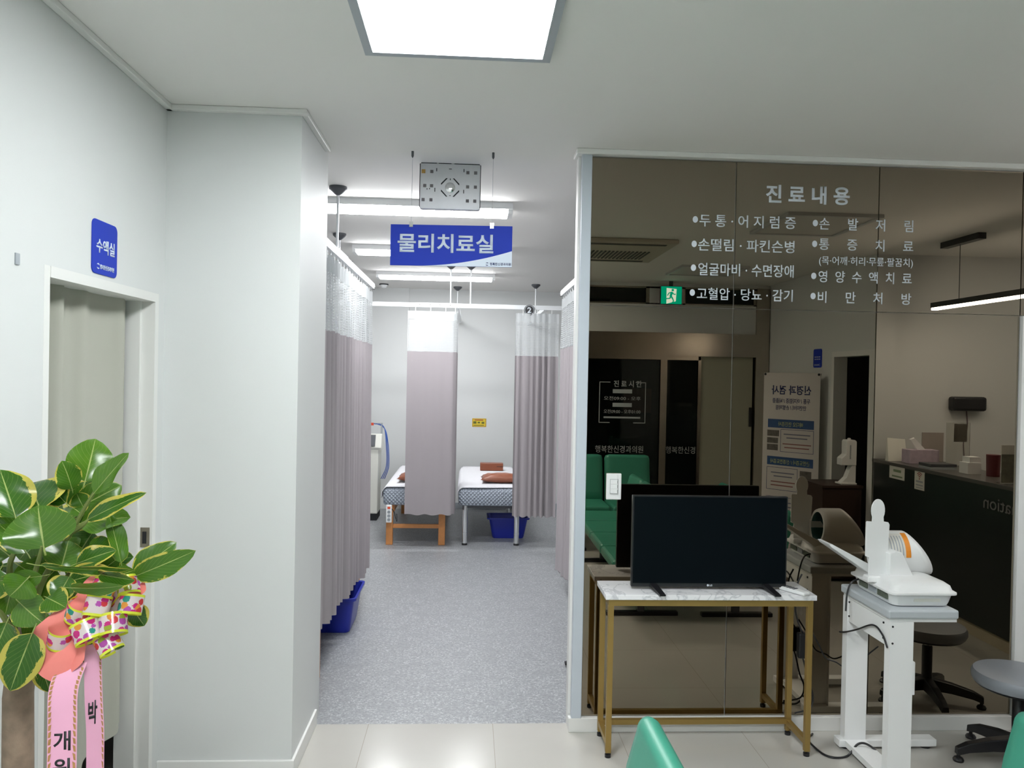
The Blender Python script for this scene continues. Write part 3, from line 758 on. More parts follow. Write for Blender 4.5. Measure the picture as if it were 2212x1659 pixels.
# number badge on the rail
t = thing('number_badge', 'round black badge with a white number 2 on the crossing curtain rail', 'badge', (.578, 7.71, 2.355))
obj('disc', prism(B(), [(.052*math.cos(i*PI/18), .052*math.sin(i*PI/18)) for i in range(36)], (0, 0, 0), Ux, Vz, 0, .006), mat('badge_black', (.03,.03,.032), .4), t)
rg = B()
for i in range(36):
    a, b = i*PI/18, (i+1)*PI/18
    prism(rg, [(.043*math.cos(a), .043*math.sin(a)), (.046*math.cos(a), .046*math.sin(a)), (.046*math.cos(b), .046*math.sin(b)), (.043*math.cos(b), .043*math.sin(b))], (0, -.0062, 0), Ux, Vz, 0, .001)
obj('ring', rg, LETTER, t)
lettering('2', (-.02, -.0065, -.028), Ux, Vz, .04, .056, LETTER, t, bold=.03)
# cream curtain in the left doorway
t = thing('doorway_curtain', 'cream curtain hanging in the left doorway', 'curtain', (XL-.095, 2.30, 0))
obj('fabric', curtain_sheet([(0, 0), (0, .60), (.006, .74), (.004, .90)], 2.10, (.26, .29), .022, .215, 42, 12, .9), CREAMCLOTH, t)

# ================================================================== TREATMENT ROOM FURNITURE
def mattress(wd_, ln, z0, z1, r=.05):
    """draped cover: rounded top edges, slightly flared skirt; uv in metres"""
    bm = B(); uv = bm.loops.layers.uv.new('UVMap')
    prof = [(0.012, z0), (.004, z0+.01), (0, z0+(z1-z0)*.5)]
    for i in range(6):
        a = PI/2*i/5; prof.append((r-r*math.cos(a), z1-r+r*math.sin(a)))
    rings = []
    for inset, z in prof:
        w2, l2 = wd_/2-inset, ln/2-inset; rr = .05
        ring = []
        for x, y in rrect(2*w2, 2*l2, rr, 5): ring.append(bm.verts.new((x-w2, y-l2, z)))
        rings.append(ring)
    n = len(rings[0])
    for a, b in zip(rings, rings[1:]):
        for i in range(n):
            f = bm.faces.new((a[i], a[(i+1)%n], b[(i+1)%n], b[i])); f.smooth = True
    bm.faces.new(rings[-1]); bm.faces.new(rings[0][::-1])
    for f in bm.faces:
        nz = abs(f.normal.z) if f.normal.length else 0
        f.normal_update()
        for l in f.loops:
            c = l.vert.co
            if abs(f.normal.z) > .7: l[uv].uv = (c.x, c.y)
            elif abs(f.normal.y) > .7: l[uv].uv = (c.x, c.z)
            else: l[uv].uv = (c.y, c.z)
    return bm
def sheet_mesh(wd_, ln, z, drop):
    bm = B()
    xs = [-wd_/2-.012, -wd_/2-.010, -wd_/2+.012, -wd_/2+.04] + [-wd_/2+.04+(wd_-.08)*i/8 for i in range(1, 8)] + [wd_/2-.04, wd_/2-.012, wd_/2+.010, wd_/2+.012]
    zs = [z-drop, z-.055, z-.016, z+.003] + [z+.004]*7 + [z+.003, z-.016, z-.055, z-drop]
    g = []
    for j in range(15):
        y = -ln/2+ln*j/14
        g.append([bm.verts.new((x, y+(.012*math.sin(x*9) if j == 0 else 0), zz)) for x, zz in zip(xs, zs)])
    for j in range(14):
        for i in range(len(xs)-1):
            f = bm.faces.new((g[j][i], g[j][i+1], g[j+1][i+1], g[j+1][i])); f.smooth = True
    return bm
def bed(loc, label, kind, wd_=.66, ln=1.88, leg_in=.07):
    t = thing('treatment_bed', label, 'treatment bed', loc, 0, 'treatment beds')
    obj('mattress', mattress(wd_, ln, .40, .575), QUILT, t)
    so = obj('bed_sheet', sheet_mesh(wd_, ln-.02, .577, .11), SHEET, t)
    md = so.modifiers.new('thickness', 'SOLIDIFY'); md.thickness = .004; md.offset = 1
    a, b = wd_/2-leg_in, ln/2-.05
    if kind == 'wood':
        for sx in (-1, 1):
            for sy in (-1, 1):
                obj('leg', boxes((sx*a-.033, sy*b-.03, 0, sx*a+.033, sy*b+.03, .405)), WOOD, t, bevel=.003)
        for sy in (-1, 1): obj('crossbar', boxes((-a+.033, sy*b-.014, .165, a-.033, sy*b+.014, .205)), WOOD, t, bevel=.002)
        obj('side_rail', boxes((-a+.02, -b, .33, -a+.045, b, .405)), WOOD, t); obj('side_rail', boxes((a-.045, -b, .33, a-.02, b, .405)), WOOD, t)
    else:
        for sx in (-1, 1):
            for sy in (-1, 1):
                bm = B(); lathe(bm, [(.026, .02), (.026, .10), (.0275, .101), (.0275, .125), (.026, .126), (.026, .405)], (sx*a, sy*b, 0), 20)
                lg = obj('leg', bm, CHROME, t, smooth=True)
                bm = B(); lathe(bm, [(.028, 0), (.028, .014), (.024, .021)], (sx*a, sy*b, 0), 20); obj('rubber_foot', bm, BLACK, lg, smooth=True)
        obj('bed_frame', boxes((-a, -b, .37, a, -b+.03, .405), (-a, b-.03, .37, a, b, .405), (-a-.01, -b, .37, -a+.02, b, .405), (a-.02, -b, .37, a+.01, b, .405)), DGREY, t)
    return t
bed((-.505, 8.80, 0), 'far left treatment bed on orange wooden legs with blue-grey quilted cover', 'wood')
bed((.245, 8.80, 0), 'far right treatment bed on chrome legs with blue-grey quilted cover', 'chrome')
bed((-1.185, 5.20, 0), 'treatment bed on orange wooden legs hidden behind the long left curtain', 'wood', .72, 1.70, .008)

def pillow(loc, label, rz=0, w_=.44, d_=.26, h_=.10):
    t = thing('pillow', label, 'pillow', loc, rz, 'leatherette pillows')
    bm = B(); n, k = 20, 14
    top, bot = [], []
    rnd = random.Random(int(loc[0]*1000))
    for j in range(k+1):
        rt, rb = [], []
        for i in range(n+1):
            x, y = -1+2*i/n, -1+2*j/k
            e = max(0, (1-abs(x)**2.6)*(1-abs(y)**2.6))**.5
            px = x*w_/2*(1-.06*(1-abs(y)**2)*abs(x)); py = y*d_/2*(1-.08*(1-abs(x)**2)*abs(y))
            cr = .010*math.sin(7*x+3*y)*e*(abs(x)**1.5)+.006*math.sin(15*x-5*y)*abs(x)*e
            rt.append(bm.verts.new((px, py, h_*.42+e*h_*.58+cr))); rb.append(bm.verts.new((px, py, h_*.42-e*h_*.42)))
        top.append(rt); bot.append(rb)
    for j in range(k):
        for i in range(n):
            bm.faces.new((top[j][i], top[j][i+1], top[j+1][i+1], top[j+1][i])).smooth = True
            bm.faces.new((bot[j][i], bot[j+1][i], bot[j+1][i+1], bot[j][i+1])).smooth = True
    bmesh.ops.remove_doubles(bm, verts=bm.verts[:], dist=.0004)
    obj('cushion', bm, LEATHER, t)
    bm = B(); tube(bm, [(-w_/2, -d_/2, h_*.42), (0, -d_/2-.001, h_*.42), (w_/2, -d_/2, h_*.42)], .003, 6); obj('piping', bm, LEATHER, t)
pillow((-.50, 8.24, .588), 'brown leatherette pillow half hidden by the flat curtain on the far left bed')
pillow((.36, 8.24, .588), 'brown leatherette pillow with creased end on the far right bed')
t = thing('bolster', 'brown leatherette block bolster at the head of the far right bed', 'bolster', (.285, 9.30, .588))
obj('block', boxes((-.135, -.06, 0, .135, .06, .088)), LEATHER, t, bevel=.006)
obj('tab', boxes((.06, -.064, .048, .134, -.06, .053)), DKWOOD, t)

def basket(loc, rz, label, w_=.42, d_=.30, h_=.22):
    t = thing('storage_basket', label, 'basket', loc, rz, 'blue plastic baskets')
    bm = B(); n = 5
    def ring(sc, z, ins=0): return [bm.verts.new((x-(w_*sc/2-ins), y-(d_*sc/2-ins), z)) for x, y in rrect(w_*sc-2*ins, d_*sc-2*ins, .035, n)]
    rs = [ring(.76, 0), ring(.80, .02), ring(.96, h_-.02), ring(1.06, h_-.018), ring(1.07, h_), ring(.98, h_-.002), ring(.78, .024)]
    m_ = len(rs[0])
    for a, b in zip(rs, rs[1:]):
        for i in range(m_): bm.faces.new((a[i], a[(i+1)%m_], b[(i+1)%m_], b[i]))
    bm.faces.new(rs[0][::-1]); bm.faces.new(rs[-1])
    obj('tub', bm, BLUEPL, t, smooth=True)
basket((.44, 8.36, 0), 0, 'blue plastic basket on the floor under the far right bed')
basket((-.885, 5.36, 0), PI/2, 'blue plastic basket peeking out below the long left curtain', .44, .34, .24)

# therapy machine
t = thing('therapy_machine', 'cream electrotherapy machine on a dark base behind the left curtain', 'machine', (-1.14, 9.35, 0))
obj('base', boxes((-.20, -.17, 0, .10, .17, .075)), DARK, t)
obj('cabinet', boxes((-.19, -.16, .075, .105, .16, .86)), OFFWHITE, t, bevel=.012)
bm = B(); prism(bm, [(-.14, .80), (-.185, .845), (-.12, 1.0), (-.05, 1.0), (.16, .86)], (-.19, 0, 0), (0, 1, 0), (0, 0, 1), 0, .33); 
o = obj('control_head', bm, OFFWHITE, t, bevel=.006)
obj('display', hexa(B(), [(-.02, -.192, .862), (.07, -.192, .862), (.07, -.13, .99), (-.02, -.13, .99), (-.02, -.198, .864), (.07, -.198, .864), (.07, -.136, .992), (-.02, -.136, .992)]), DGREY, t)
hb = B(); tube(hb, [(-.02, -.02, .98), (-.02, -.02, 1.12), (.125, -.02, 1.12), (.125, -.02, .86)], .012, 8); obj('handle', hb, GREYPL, t)
obj('red_grip', boxes((-.01, -.035, 1.095, .03, -.005, 1.125)), REDPL, t)
for k in range(3):
    bm = B(); tube(bm, spline([(.03+.03*k, -.02, 1.115), (.15+.01*k, -.03, 1.08-.02*k), (.185+.012*k, -.05, .85), (.19+.014*k, -.06, .62), (.13+.02*k, -.05, .47)], 6), .005, 6)
    obj('lead_cable', bm, BLUECABLE, t, smooth=True)
# power strip on the bed leg
t = thing('power_strip', 'white power strip with red switch and three sockets fixed to the wooden bed leg', 'power strip', (-.765, 7.84, .0))
obj('body', boxes((-.028, -.036, .235, .028, -.004, .41)), WHITE, t, bevel=.006)
obj('switch', boxes((-.014, -.041, .372, .014, -.036, .392)), REDPL, t)
for z in (.265, .302, .340):
    bm = B(); lathe(bm, [(.016, 0), (.016, .003), (.0125, .003), (.0125, .0005)], (0, 0, 0), 20); bm.transform(Matrix.Translation((0, -.0362, z)) @ Matrix.Rotation(PI/2, 4, 'X')); s_ = obj('socket', bm, GREYPL, t, smooth=True)
    obj('pin_hole', boxes((-.007, -.0385, z-.002, -.003, -.0365, z+.002), (.003, -.0385, z-.002, .007, -.0365, z+.002)), DARK, s_)
bm = B(); tube(bm, spline([(0, -.02, .408), (.015, -.03, .39), (.05, .0, .33), (.06, .04, .27), (.075, .02, .24), (.07, .05, .31)], 6), .004, 6); obj('cord', bm, BLACK, t)
# white bin behind the post
t = thing('pedal_bin', 'white pedal bin on the treatment room floor just behind the pale post', 'bin', (.715, 4.60, 0))
bm = B(); lathe(bm, [(.075, .0), (.085, .06)], (0,0,0), 28); obj('base', bm, BLACK, t, smooth=True)
bm = B(); lathe(bm, [(.092, .06), (.10, .165)], (0,0,0), 28); obj('body', bm, WHITE, t, smooth=True)
bm = B(); lathe(bm, [(.102, .17), (.10, .20), (.08, .225), (.02, .235)], (0,0,0), 28); obj('lid', bm, WHITE, t, smooth=True)
obj('pedal', boxes((-.12, -.02, .012, -.07, .02, .022)), BLACK, t)

# ================================================================== TV AND CONSOLE TABLE
t = thing('console_table', 'gold framed console table with white marble top against the mirror wall', 'table', (1.11, 3.595, 0))
hw_, hd = .48, .118
obj('marble_top', boxes((-hw_-.002, -hd-.006, .712, hw_+.002, hd+.004, .735)), MARBLE, t, bevel=.002)
s2 = .024
fb = boxes((-hw_+.012, -hd, .684, hw_-.012, -hd+.022, .712), (-hw_+.012, hd-.022, .684, hw_-.012, hd, .712), (-hw_+.012, -hd+.022, .684, -hw_+.034, hd-.022, .712), (hw_-.034, -hd+.022, .684, hw_-.012, hd-.022, .712))
obj('apron', fb, GOLD, t)
for sx in (-1, 1):
    for sy in (-1, 1):
        x, y = sx*(hw_-.024), sy*(hd-.012)
        lg = obj('leg', boxes((x-.0125, y-.0115, .022, x+.0125, y+.0115, .684)), GOLD, t, bevel=.001)
        bm = B(); lathe(bm, [(.014, 0), (.014, .014), (.008, .015), (.008, .023)], (x, y, 0), 16); obj('foot', bm, BLACK, lg, smooth=True)
    obj('side_stretcher', boxes((sx*(hw_-.024)-.011, -hd+.023, .05, sx*(hw_-.024)+.011, hd-.023, .075)), GOLD, t)
obj('rear_stretcher', boxes((-hw_+.036, hd-.023, .055, hw_-.036, hd-.001, .079)), GOLD, t)

t = thing('television', 'black flat screen television standing on the marble console table', 'television', (1.122, 3.575, .736))
obj('housing', boxes((-.363, -.014, .012, .363, .012, .432)), BLACK, t, bevel=.003)
obj('rear_cover', boxes((-.29, .012, .05, .29, .045, .34)), BLACK, t, bevel=.01)
obj('screen', boxes((-.356, -.0155, .030, .356, -.0138, .426)), SCREEN, t)
for sx in (-1, 1):
    bm = B(); x = sx*.262
    hexa(bm, [(x-.015+.02, -.128, 0), (x+.012+.02, -.128, 0), (x+.016, -.008, .014), (x-.016, -.008, .014), (x-.015+.02, -.128, .007), (x+.012+.02, -.128, .007), (x+.016, -.008, .03), (x-.016, -.008, .03)])
    hexa(bm, [(x-.016, -.008, .014), (x+.016, -.008, .014), (x+.012+.02, .10, 0), (x-.015+.02, .10, 0), (x-.016, -.008, .03), (x+.016, -.008, .03), (x+.012+.02, .10, .007), (x-.015+.02, .10, .007)])
    obj('stand_foot', bm, BLACK, t)
lettering('LG', (.002, -.0152, .0165), Ux, Vz, .012, .008, LETTER, t, name='logo', bold=.03)
obj('logo_disc', prism(B(), [(.005*math.cos(i*PI/8), .005*math.sin(i*PI/8)) for i in range(16)], (-.006, -.0146, .0205), Ux, Vz, 0, .0008), LETTER, t)
t = thing('remote_control', 'white remote control lying on the marble table right of the television', 'remote control', (1.505, 3.52, .7362), .5)
obj('body', boxes((-.021, -.072, 0, .021, .072, .018)), WHITE, t, bevel=.007)
bt = B()
for i in range(4):
    for j in range(3): box(bt, -.014+j*.011, -.01+i*.017, .0178, -.0065+j*.011, .001+i*.017, .0198)
obj('button', bt, DGREY, t)

# light switch on the mirror
t = thing('light_switch', 'white three gang light switch on the mirror left of the television', 'light switch', (.668, YM-.001, 1.118))
obj('plate', boxes((0, -.011, 0, .073, 0, .126)), WHITE, t, bevel=.004)
for k in range(3): obj('rocker', boxes((.0185, -.0145, .031+k*.0225, .055, -.011, .0525+k*.0225)), WHITE, t, bevel=.001)
ln_ = [(.0170,.029,.0012,.070),(.0555,.029,.0012,.070),(.017,.029,.0395,.0012),(.017,.098,.0395,.0012),(.052,.034,.0018,.014),(.052,.057,.0018,.014),(.052,.079,.0018,.014)]
strokes((0, -.0146, 0), Ux, Vz, ln_, mat('switch_line', (.25,.26,.27), .5), t, 'seam_line', .0006)

# ================================================================== BP MONITOR ON ITS TABLE
t = thing('adjustable_table', 'white C-frame side table with grey top holding the blood pressure monitor', 'table', (1.91, 3.38, 0))
tw_, td = .152, .212
obj('table_top', boxes((-tw_, -td, .722, tw_, td, .76)), BOARD, t, bevel=.008)
obj('top_lip', boxes((-tw_+.012, -td+.010, .708, tw_-.004, td-.01, .722)), WHITEMETAL, t)
cxx = -.09
for sy, nm in ((-1, 'front'), (1, 'rear')):
    y = sy*.185
    cl = B()
    box(cl, cxx-.05, y-.022, .045, cxx+.05, y-.019, .708); box(cl, cxx-.05, y-.019, .045, cxx-.046, y+.022, .708); box(cl, cxx+.046, y-.019, .045, cxx+.05, y+.022, .708); box(cl, cxx-.046, y+.0, .045, cxx+.046, y+.003, .708)
    obj('column', cl, WHITEMETAL, t)
    fo = obj('foot_bar', boxes((-.165, y+.005-.03, .012, .30, y+.005+.03, .045)), WHITEMETAL, t, bevel=.003)
    for x in (-.12, .26):
        bm = B(); lathe(bm, [(.024, .0), (.024, .009), (.016, .012)], (x, y+.005, 0), 16); obj('glide', bm, BLACK, fo, smooth=True)
obj('base_plate', boxes((cxx-.05, -.16, .018, cxx+.05, .155, .045)), WHITEMETAL, t)
obj('apron', boxes((cxx-.047, -.163, .60, cxx-.035, .163, .705)), WHITEMETAL, t)
for p, q in [((cxx-.051, y, z), (cxx-.046, y, z)) for y in (-.15, .15) for z in (.625, .69)] + [((cxx-.04, -.2085, z), (cxx-.04, -.206, z)) for z in (.62, .69)]:
    bm = B(); tube(bm, [p, q], .0045, 8); obj('bolt', bm, DARK, t)
obj('side_box', boxes((cxx+.05, -.2, .40, cxx+.066, -.15, .54)), WHITEMETAL, t, bevel=.004)

t = thing('blood_pressure_monitor', 'white blood pressure monitor with arm cuff on the grey topped table', 'blood pressure monitor', (1.93, 3.38, .7605))
bw, bd = .138, .178
def rect_ring(bm, w2, d2, z, r=.03): return [bm.verts.new((x-w2, y-d2, z)) for x, y in rrect(2*w2, 2*d2, r, 5)]
bm = B()
rs = [rect_ring(bm, bw-.016, bd-.018, .004), rect_ring(bm, bw-.012, bd-.012, .018), rect_ring(bm, bw-.004, bd-.004, .052)]
m_ = len(rs[0])
for a, b in zip(rs, rs[1:]):
    for i in range(m_): bm.faces.new((a[i], a[(i+1)%m_], b[(i+1)%m_], b[i]))
bm.faces.new(rs[0][::-1]); bm.faces.new(rs[-1])
obj('tray', bm, WHITE, t, smooth=True)
bm = B()
rs = [rect_ring(bm, bw-.002, bd-.002, .052), rect_ring(bm, bw+.010, bd+.010, .055), rect_ring(bm, bw+.010, bd+.010, .063), rect_ring(bm, bw-.002, bd-.002, .070),
      rect_ring(bm, bw-.008, bd-.008, .088), rect_ring(bm, bw-.025, bd-.025, .100), rect_ring(bm, bw-.06, bd-.05, .106)]
for a, b in zip(rs, rs[1:]):
    for i in range(m_): bm.faces.new((a[i], a[(i+1)%m_], b[(i+1)%m_], b[i]))
bm.faces.new(rs[0][::-1]); bm.faces.new(rs[-1])
obj('cover', bm, WHITE, t, smooth=True)
obj('side_window', boxes((-bw+.002, -.13, .022, -bw+.008, -.05, .046), (-bw+.002, .04, .022, -bw+.008, .11, .046)), mat('circuit_window', (.10,.12,.09), .4, var=.7, scale=120), t)
obj('side_window', boxes((-bw+.002, -.035, .022, -bw+.008, .025, .046)), GREYPL, t)
obj('front_recess', boxes((-.04, -bd+.0075, .024, .075, -bd+.012, .042)), OFFWHITE, t)
obj('teal_strip', hexa(B(), [(.06,.02,.098),(.13,-.10,.082),(.137,-.09,.082),(.075,.035,.098),(.06,.02,.103),(.13,-.10,.087),(.137,-.09,.087),(.075,.035,.103)]), mat('teal_plastic', (.04,.32,.28), .4), t)
# arm cuff: tube lying along X, right end cut obliquely
bm = B(); N_ = 30; R_, r_ = .098, .078
cy, cz = .075, .178
ringsO, ringsI = [], []
for k in range(7):
    ro, ri = [], []
    for i in range(N_):
        a = 2*PI*i/N_; c, s_ = math.cos(a), math.sin(a)
        xr = .158-.115*(s_*.5+.5)**1.3; xl = -.085+.01*(s_*.5+.5)
        x = xl+(xr-xl)*k/6
        rr = 1.0 - (.06 if k == 0 else 0)
        ro.append(bm.verts.new((x, cy+R_*c*.92*rr, cz+R_*s_*rr))); ri.append(bm.verts.new((x, cy+r_*c*.92, cz+r_*s_)))
    ringsO.append(ro); ringsI.append(ri)
for a, b in zip(ringsO, ringsO[1:]):
    for i in range(N_): bm.faces.new((a[i], a[(i+1)%N_], b[(i+1)%N_], b[i])).smooth = True
for a, b in zip(ringsI, ringsI[1:]):
    for i in range(N_): f = bm.faces.new((a[i], b[i], b[(i+1)%N_], a[(i+1)%N_])); f.smooth = True; f.material_index = 1
for i in range(N_):
    bm.faces.new((ringsO[0][i], ringsI[0][i], ringsI[0][(i+1)%N_], ringsO[0][(i+1)%N_]))
bm.faces.new(ringsO[-1])
bmesh.ops.recalc_face_normals(bm, faces=bm.faces[:])
TEALIN = mat('teal_lining', (.02, .10, .10), .6)
cuff = obj('arm_cuff', bm, [WHITE, TEALIN], t)
lb = B()      # orange and white label wrapped on the near side of the cuff
def cuff_patch(bm, x0, x1, a0, a1, rr, n=8):
    g = []
    for i in range(n+1):
        a = math.radians(a0+(a1-a0)*i/n)
        g.append([bm.verts.new((x, cy+rr*math.cos(a)*.92, cz+rr*math.sin(a))) for x in (x0, x1)])
    for i in range(n): bm.faces.new((g[i][0], g[i][1], g[i+1][1], g[i+1][0]))
cuff_patch(lb, -.06, .032, 112, 182, R_+.0012); obj('label', lb, PAPER, cuff)
lb = B(); cuff_patch(lb, .010, .033, 110, 182, R_+.002); obj('orange_label', lb, ORANGE, cuff)
lb = B()
for k in range(5): cuff_patch(lb, -.056+.013*k, -.051+.013*k, 122, 176, R_+.0019)
obj('print', lb, GREYPL, cuff)
# supports either side of the cuff
sb = B(); prism(sb, [(-.085, .09), (.030, .09), (-.030, .205), (-.060, .212), (-.085, .20)], (0, -.045, 0), (1, 0, 0), (0, 0, 1), -.05, .01)
obj('cuff_support', sb, WHITE, t, bevel=.004)
sb = B(); prism(sb, rrect(.05, .09, .02), (-.115, -.07, .088), (1,0,0), (0,0,1), -.10, 0); 
# silhouette plate shaped like a person
pl = [(-.040, 0), (.040, 0), (.040, .075), (.050, .082), (.056, .215), (.056, .222), (.050, .232), (.028, .236)]
for i in range(17):
    a = -.62+ (PI+1.24)*i/16; pl.append((.0325*math.cos(a), .285+.05*math.sin(a)))
pl += [(-.028, .236), (-.052, .238), (-.056, .233), (-.056, .085), (-.040, .078)]
pb = B(); prism(pb, pl, (0,0,0), (1,0,0), (0,0,1), -.003, .003)
pb.transform(Matrix.Translation((-.125, -.02, .098)) @ Matrix.Rotation(math.radians(6), 4, 'Z'))
obj('figure_plate', pb, WHITE, t, bevel=.001)
obj('plate_slot', boxes((-.175, -.045, .07, -.075, .005, .098)), WHITE, t, bevel=.006)
# elbow rest: thin wing rising to the left
bm = B(); prism(bm, [(-.005, 0), (.05, .0), (.06, .01), (-.185, .135), (-.20, .135), (-.19, .122)], (-.115, 0, .085), (1,0,0), (0,0,1), -.155, -.035)
obj('elbow_rest', bm, WHITE, t, bevel=.003)
bm = B(); tube(bm, spline([(-.13, .12, .045), (-.165, .12, .03), (-.185, .12, -.02), (-.195, .11, -.10)], 6), .004, 6); obj('power_lead', bm, BLACK, t, smooth=True)
# cables around the table
def cable(name, pts, r, label):
    bm = B(); tube(bm, spline(pts, 8), r, 8); return tag(obj(name, bm, BLACK, None, smooth=True), label, 'cable', 'black cables by the tables')
cable('power_cable', [(1.686, 3.693, .006), (1.640, 3.640, .006), (1.634, 3.568, .006), (1.647, 3.487, .006), (1.686, 3.455, .006), (1.752, 3.470, .008), (1.80, 3.475, .058), (1.845, 3.46, .058), (1.90, 3.42, .012)], .005, 'black cable looping over the floor between the gold table and white stand')
cable('hanging_cable', [(1.763, 3.60, .53), (1.764, 3.548, .546), (1.764, 3.441, .592), (1.763, 3.301, .657), (1.763, 3.224, .642), (1.765, 3.185, .598)], .004, 'thin black cable slung along the side panel of the white stand')
cable('antenna_cable', [(1.66, 3.69, .52), (1.684, 3.70, .479), (1.713, 3.70, .429), (1.744, 3.70, .373), (1.795, 3.70, .351), (1.848, 3.70, .328), (1.93, 3.70, .37), (2.0, 3.69, .43)], .0035, 'thin black cable running from the gold table leg across behind the white stand')
ac = thing('power_adapter', 'black power adapter on its cable hanging behind the right gold table leg', 'power adapter', (1.633, 3.705, .43))
obj('brick', boxes((-.026, -.018, -.06, .026, .018, .06)), BLACK, ac, bevel=.006)
for pts in ([(.01, 0, .05), (-.012, 0, .08), (-.04, 0, .17), (-.034, .0, .29), (-.012, 0, .345)], [(.0, 0, -.055), (.014, 0, -.105), (.031, 0, -.173), (.055, 0, -.24), (.04, -.01, -.30), (-.04, -.02, -.32)]):
    bm = B(); tube(bm, spline(pts, 8), .004, 8); obj('cable', bm, BLACK, ac, smooth=True)

# ================================================================== STOOL
t = thing('stool', 'round grey swivel stool on a black five star base at right', 'stool', (2.50, 3.40, 0))
bm = B(); lathe(bm, [(.16, .352), (.182, .356), (.19, .372), (.19, .395), (.182, .408), (.15, .413), (.02, .414)], (0,0,0), 40); obj('seat', bm, STOOLPAD, t, smooth=True)
bm = B(); lathe(bm, [(.17, .344), (.178, .352), (.16, .353)], (0,0,0), 40); obj('seat_plate', bm, BLACK, t, smooth=True)
bm = B(); lathe(bm, [(.018, .25), (.018, .33), (.05, .338), (.05, .345)], (0,0,0), 20); obj('gas_lift', bm, CHROME, t, smooth=True)
bm = B(); lathe(bm, [(.026, .06), (.026, .29), (.022, .295)], (0,0,0), 20); obj('column', bm, BLACK, t, smooth=True)
hb = B(); tube(hb, [(.0, 0, .335), (.11, -.03, .335), (.14, -.04, .325)], .006, 8); obj('lever', hb, BLACK, t, smooth=True)
for k in range(5):
    a = math.radians(173.5+72*k); d = Vector((math.cos(a), math.sin(a))); n = Vector((-d.y, d.x))
    bm = B()
    p0, p1 = d*.02, d*.262
    def pt(p, w_, z): return [(*(p-n*w_), z), (*(p+n*w_), z)]
    secs = [(d*.02, .030, .06, .12), (d*.12, .026, .058, .108), (d*.22, .021, .045, .085), (d*.268, .018, .030, .062)]
    prev = None
    for p, w_, zb_, zt_ in secs:
        r4 = [bm.verts.new((*(p-n*w_), zb_)), bm.verts.new((*(p+n*w_), zb_)), bm.verts.new((*(p+n*w_*.8), zt_)), bm.verts.new((*(p-n*w_*.8), zt_))]
        if prev:
            for i in range(4): bm.faces.new((prev[i], prev[(i+1)%4], r4[(i+1)%4], r4[i]))
        else: bm.faces.new(r4[::-1])
        prev = r4
    bm.faces.new(prev)
    lg = obj('base_arm', bm, BLACK, t, bevel=.004)
    bm = B(); lathe(bm, [(.022, 0), (.024, .008), (.018, .018), (.008, .022), (.008, .035)], (*(d*.258), 0), 16); obj('glide', bm, BLACK, lg, smooth=True)

# ================================================================== WAITING BENCHES (seats facing left)
def bench(loc, n, label, rz=0.0, pitch=.52, top=.80):
    """n seats in a row along local y going to -y; the sitter faces local -x; back leans to +x"""
    t = thing('waiting_bench', label, 'waiting bench', loc, rz, 'green waiting benches')
    for k in range(n):
        y1 = -k*pitch-.012; y0 = y1-pitch+.024
        bm = B()       # backrest: rounded slab leaning back, profile in xz with rounded top
        prof = []
        base = [(.0, .40), (.012, .52), (.035, .66), (.062, top-.03)]
        th = .062
        left = base
        right = [(x+th, z-.012) for x, z in base]
        capc = (base[-1][0]+th*.5, top-.034)
        cap = [(capc[0]+math.cos(math.radians(a))*th*.5, capc[1]+math.sin(math.radians(a))*.034) for a in range(170, 0, -17)]
        prof = left[:-1]+[(capc[0]-th*.5, capc[1])]+cap+[(capc[0]+th*.5, capc[1])]+right[-2::-1]
        ys = [y0, y0+.012, y0+.05, y0+.10, y1-.10, y1-.05, y1-.012, y1]
        ins = [.016, .005, .0, 0, 0, 0, .005, .016]
        cx_ = sum(p[0] for p in prof)/len(prof); 
        rings = []
        for yy, q in zip(ys, ins):
            ring = []
            for x, z in prof:
                mx = .035+ (z-.40)*.17 + .012
                zz = z-(q*2.2 if z > top-.10 else 0)
                ring.append(bm.verts.new((mx+(x-mx)*(1-q*22*.8 if q else 1), yy, zz)))
            rings.append(ring)
        m2 = len(prof)
        for a, b in zip(rings, rings[1:]):
            for i in range(m2): bm.faces.new((a[i], a[(i+1)%m2], b[(i+1)%m2], b[i])).smooth = True
        bm.faces.new(rings[0][::-1]); bm.faces.new(rings[-1])
        obj('backrest', bm, GREEN, t)
        obj('seat', boxes((-.46, y0, .365, .03, y1, .44)), GREEN, t, bevel=.022)
    L_ = n*pitch
    obj('beam', boxes((-.24, -L_+.06, .29, -.18, -.06, .345)), DGREY, t)
    for yy in (-.23, -L_+.23):
        obj('seat_bracket', boxes((-.40, yy-.02, .345, .06, yy+.02, .366)), DGREY, t)
        obj('foot_bar', boxes((-.46, yy-.025, 0.0, .06, yy+.025, .03)), BLACK, t, bevel=.006)
        obj('leg', boxes((-.235, yy-.02, .03, -.185, yy+.02, .29)), DGREY, t)
    return t
bench((.405, 2.12, 0), 3, 'green waiting bench whose backrest top rises at the bottom centre, below the gold table')
bench((1.475, 2.14, 0), 4, 'green waiting bench at the bottom right corner, its row receding in the mirror')
bench((2.16, 2.17, 0), 3, 'green waiting bench next to the reception desk, outside the right edge')
bench((1.93, -.62, 0), 2, 'green waiting bench standing with its back to the glass entrance, seen in the mirror', -PI/2, .50, .90)

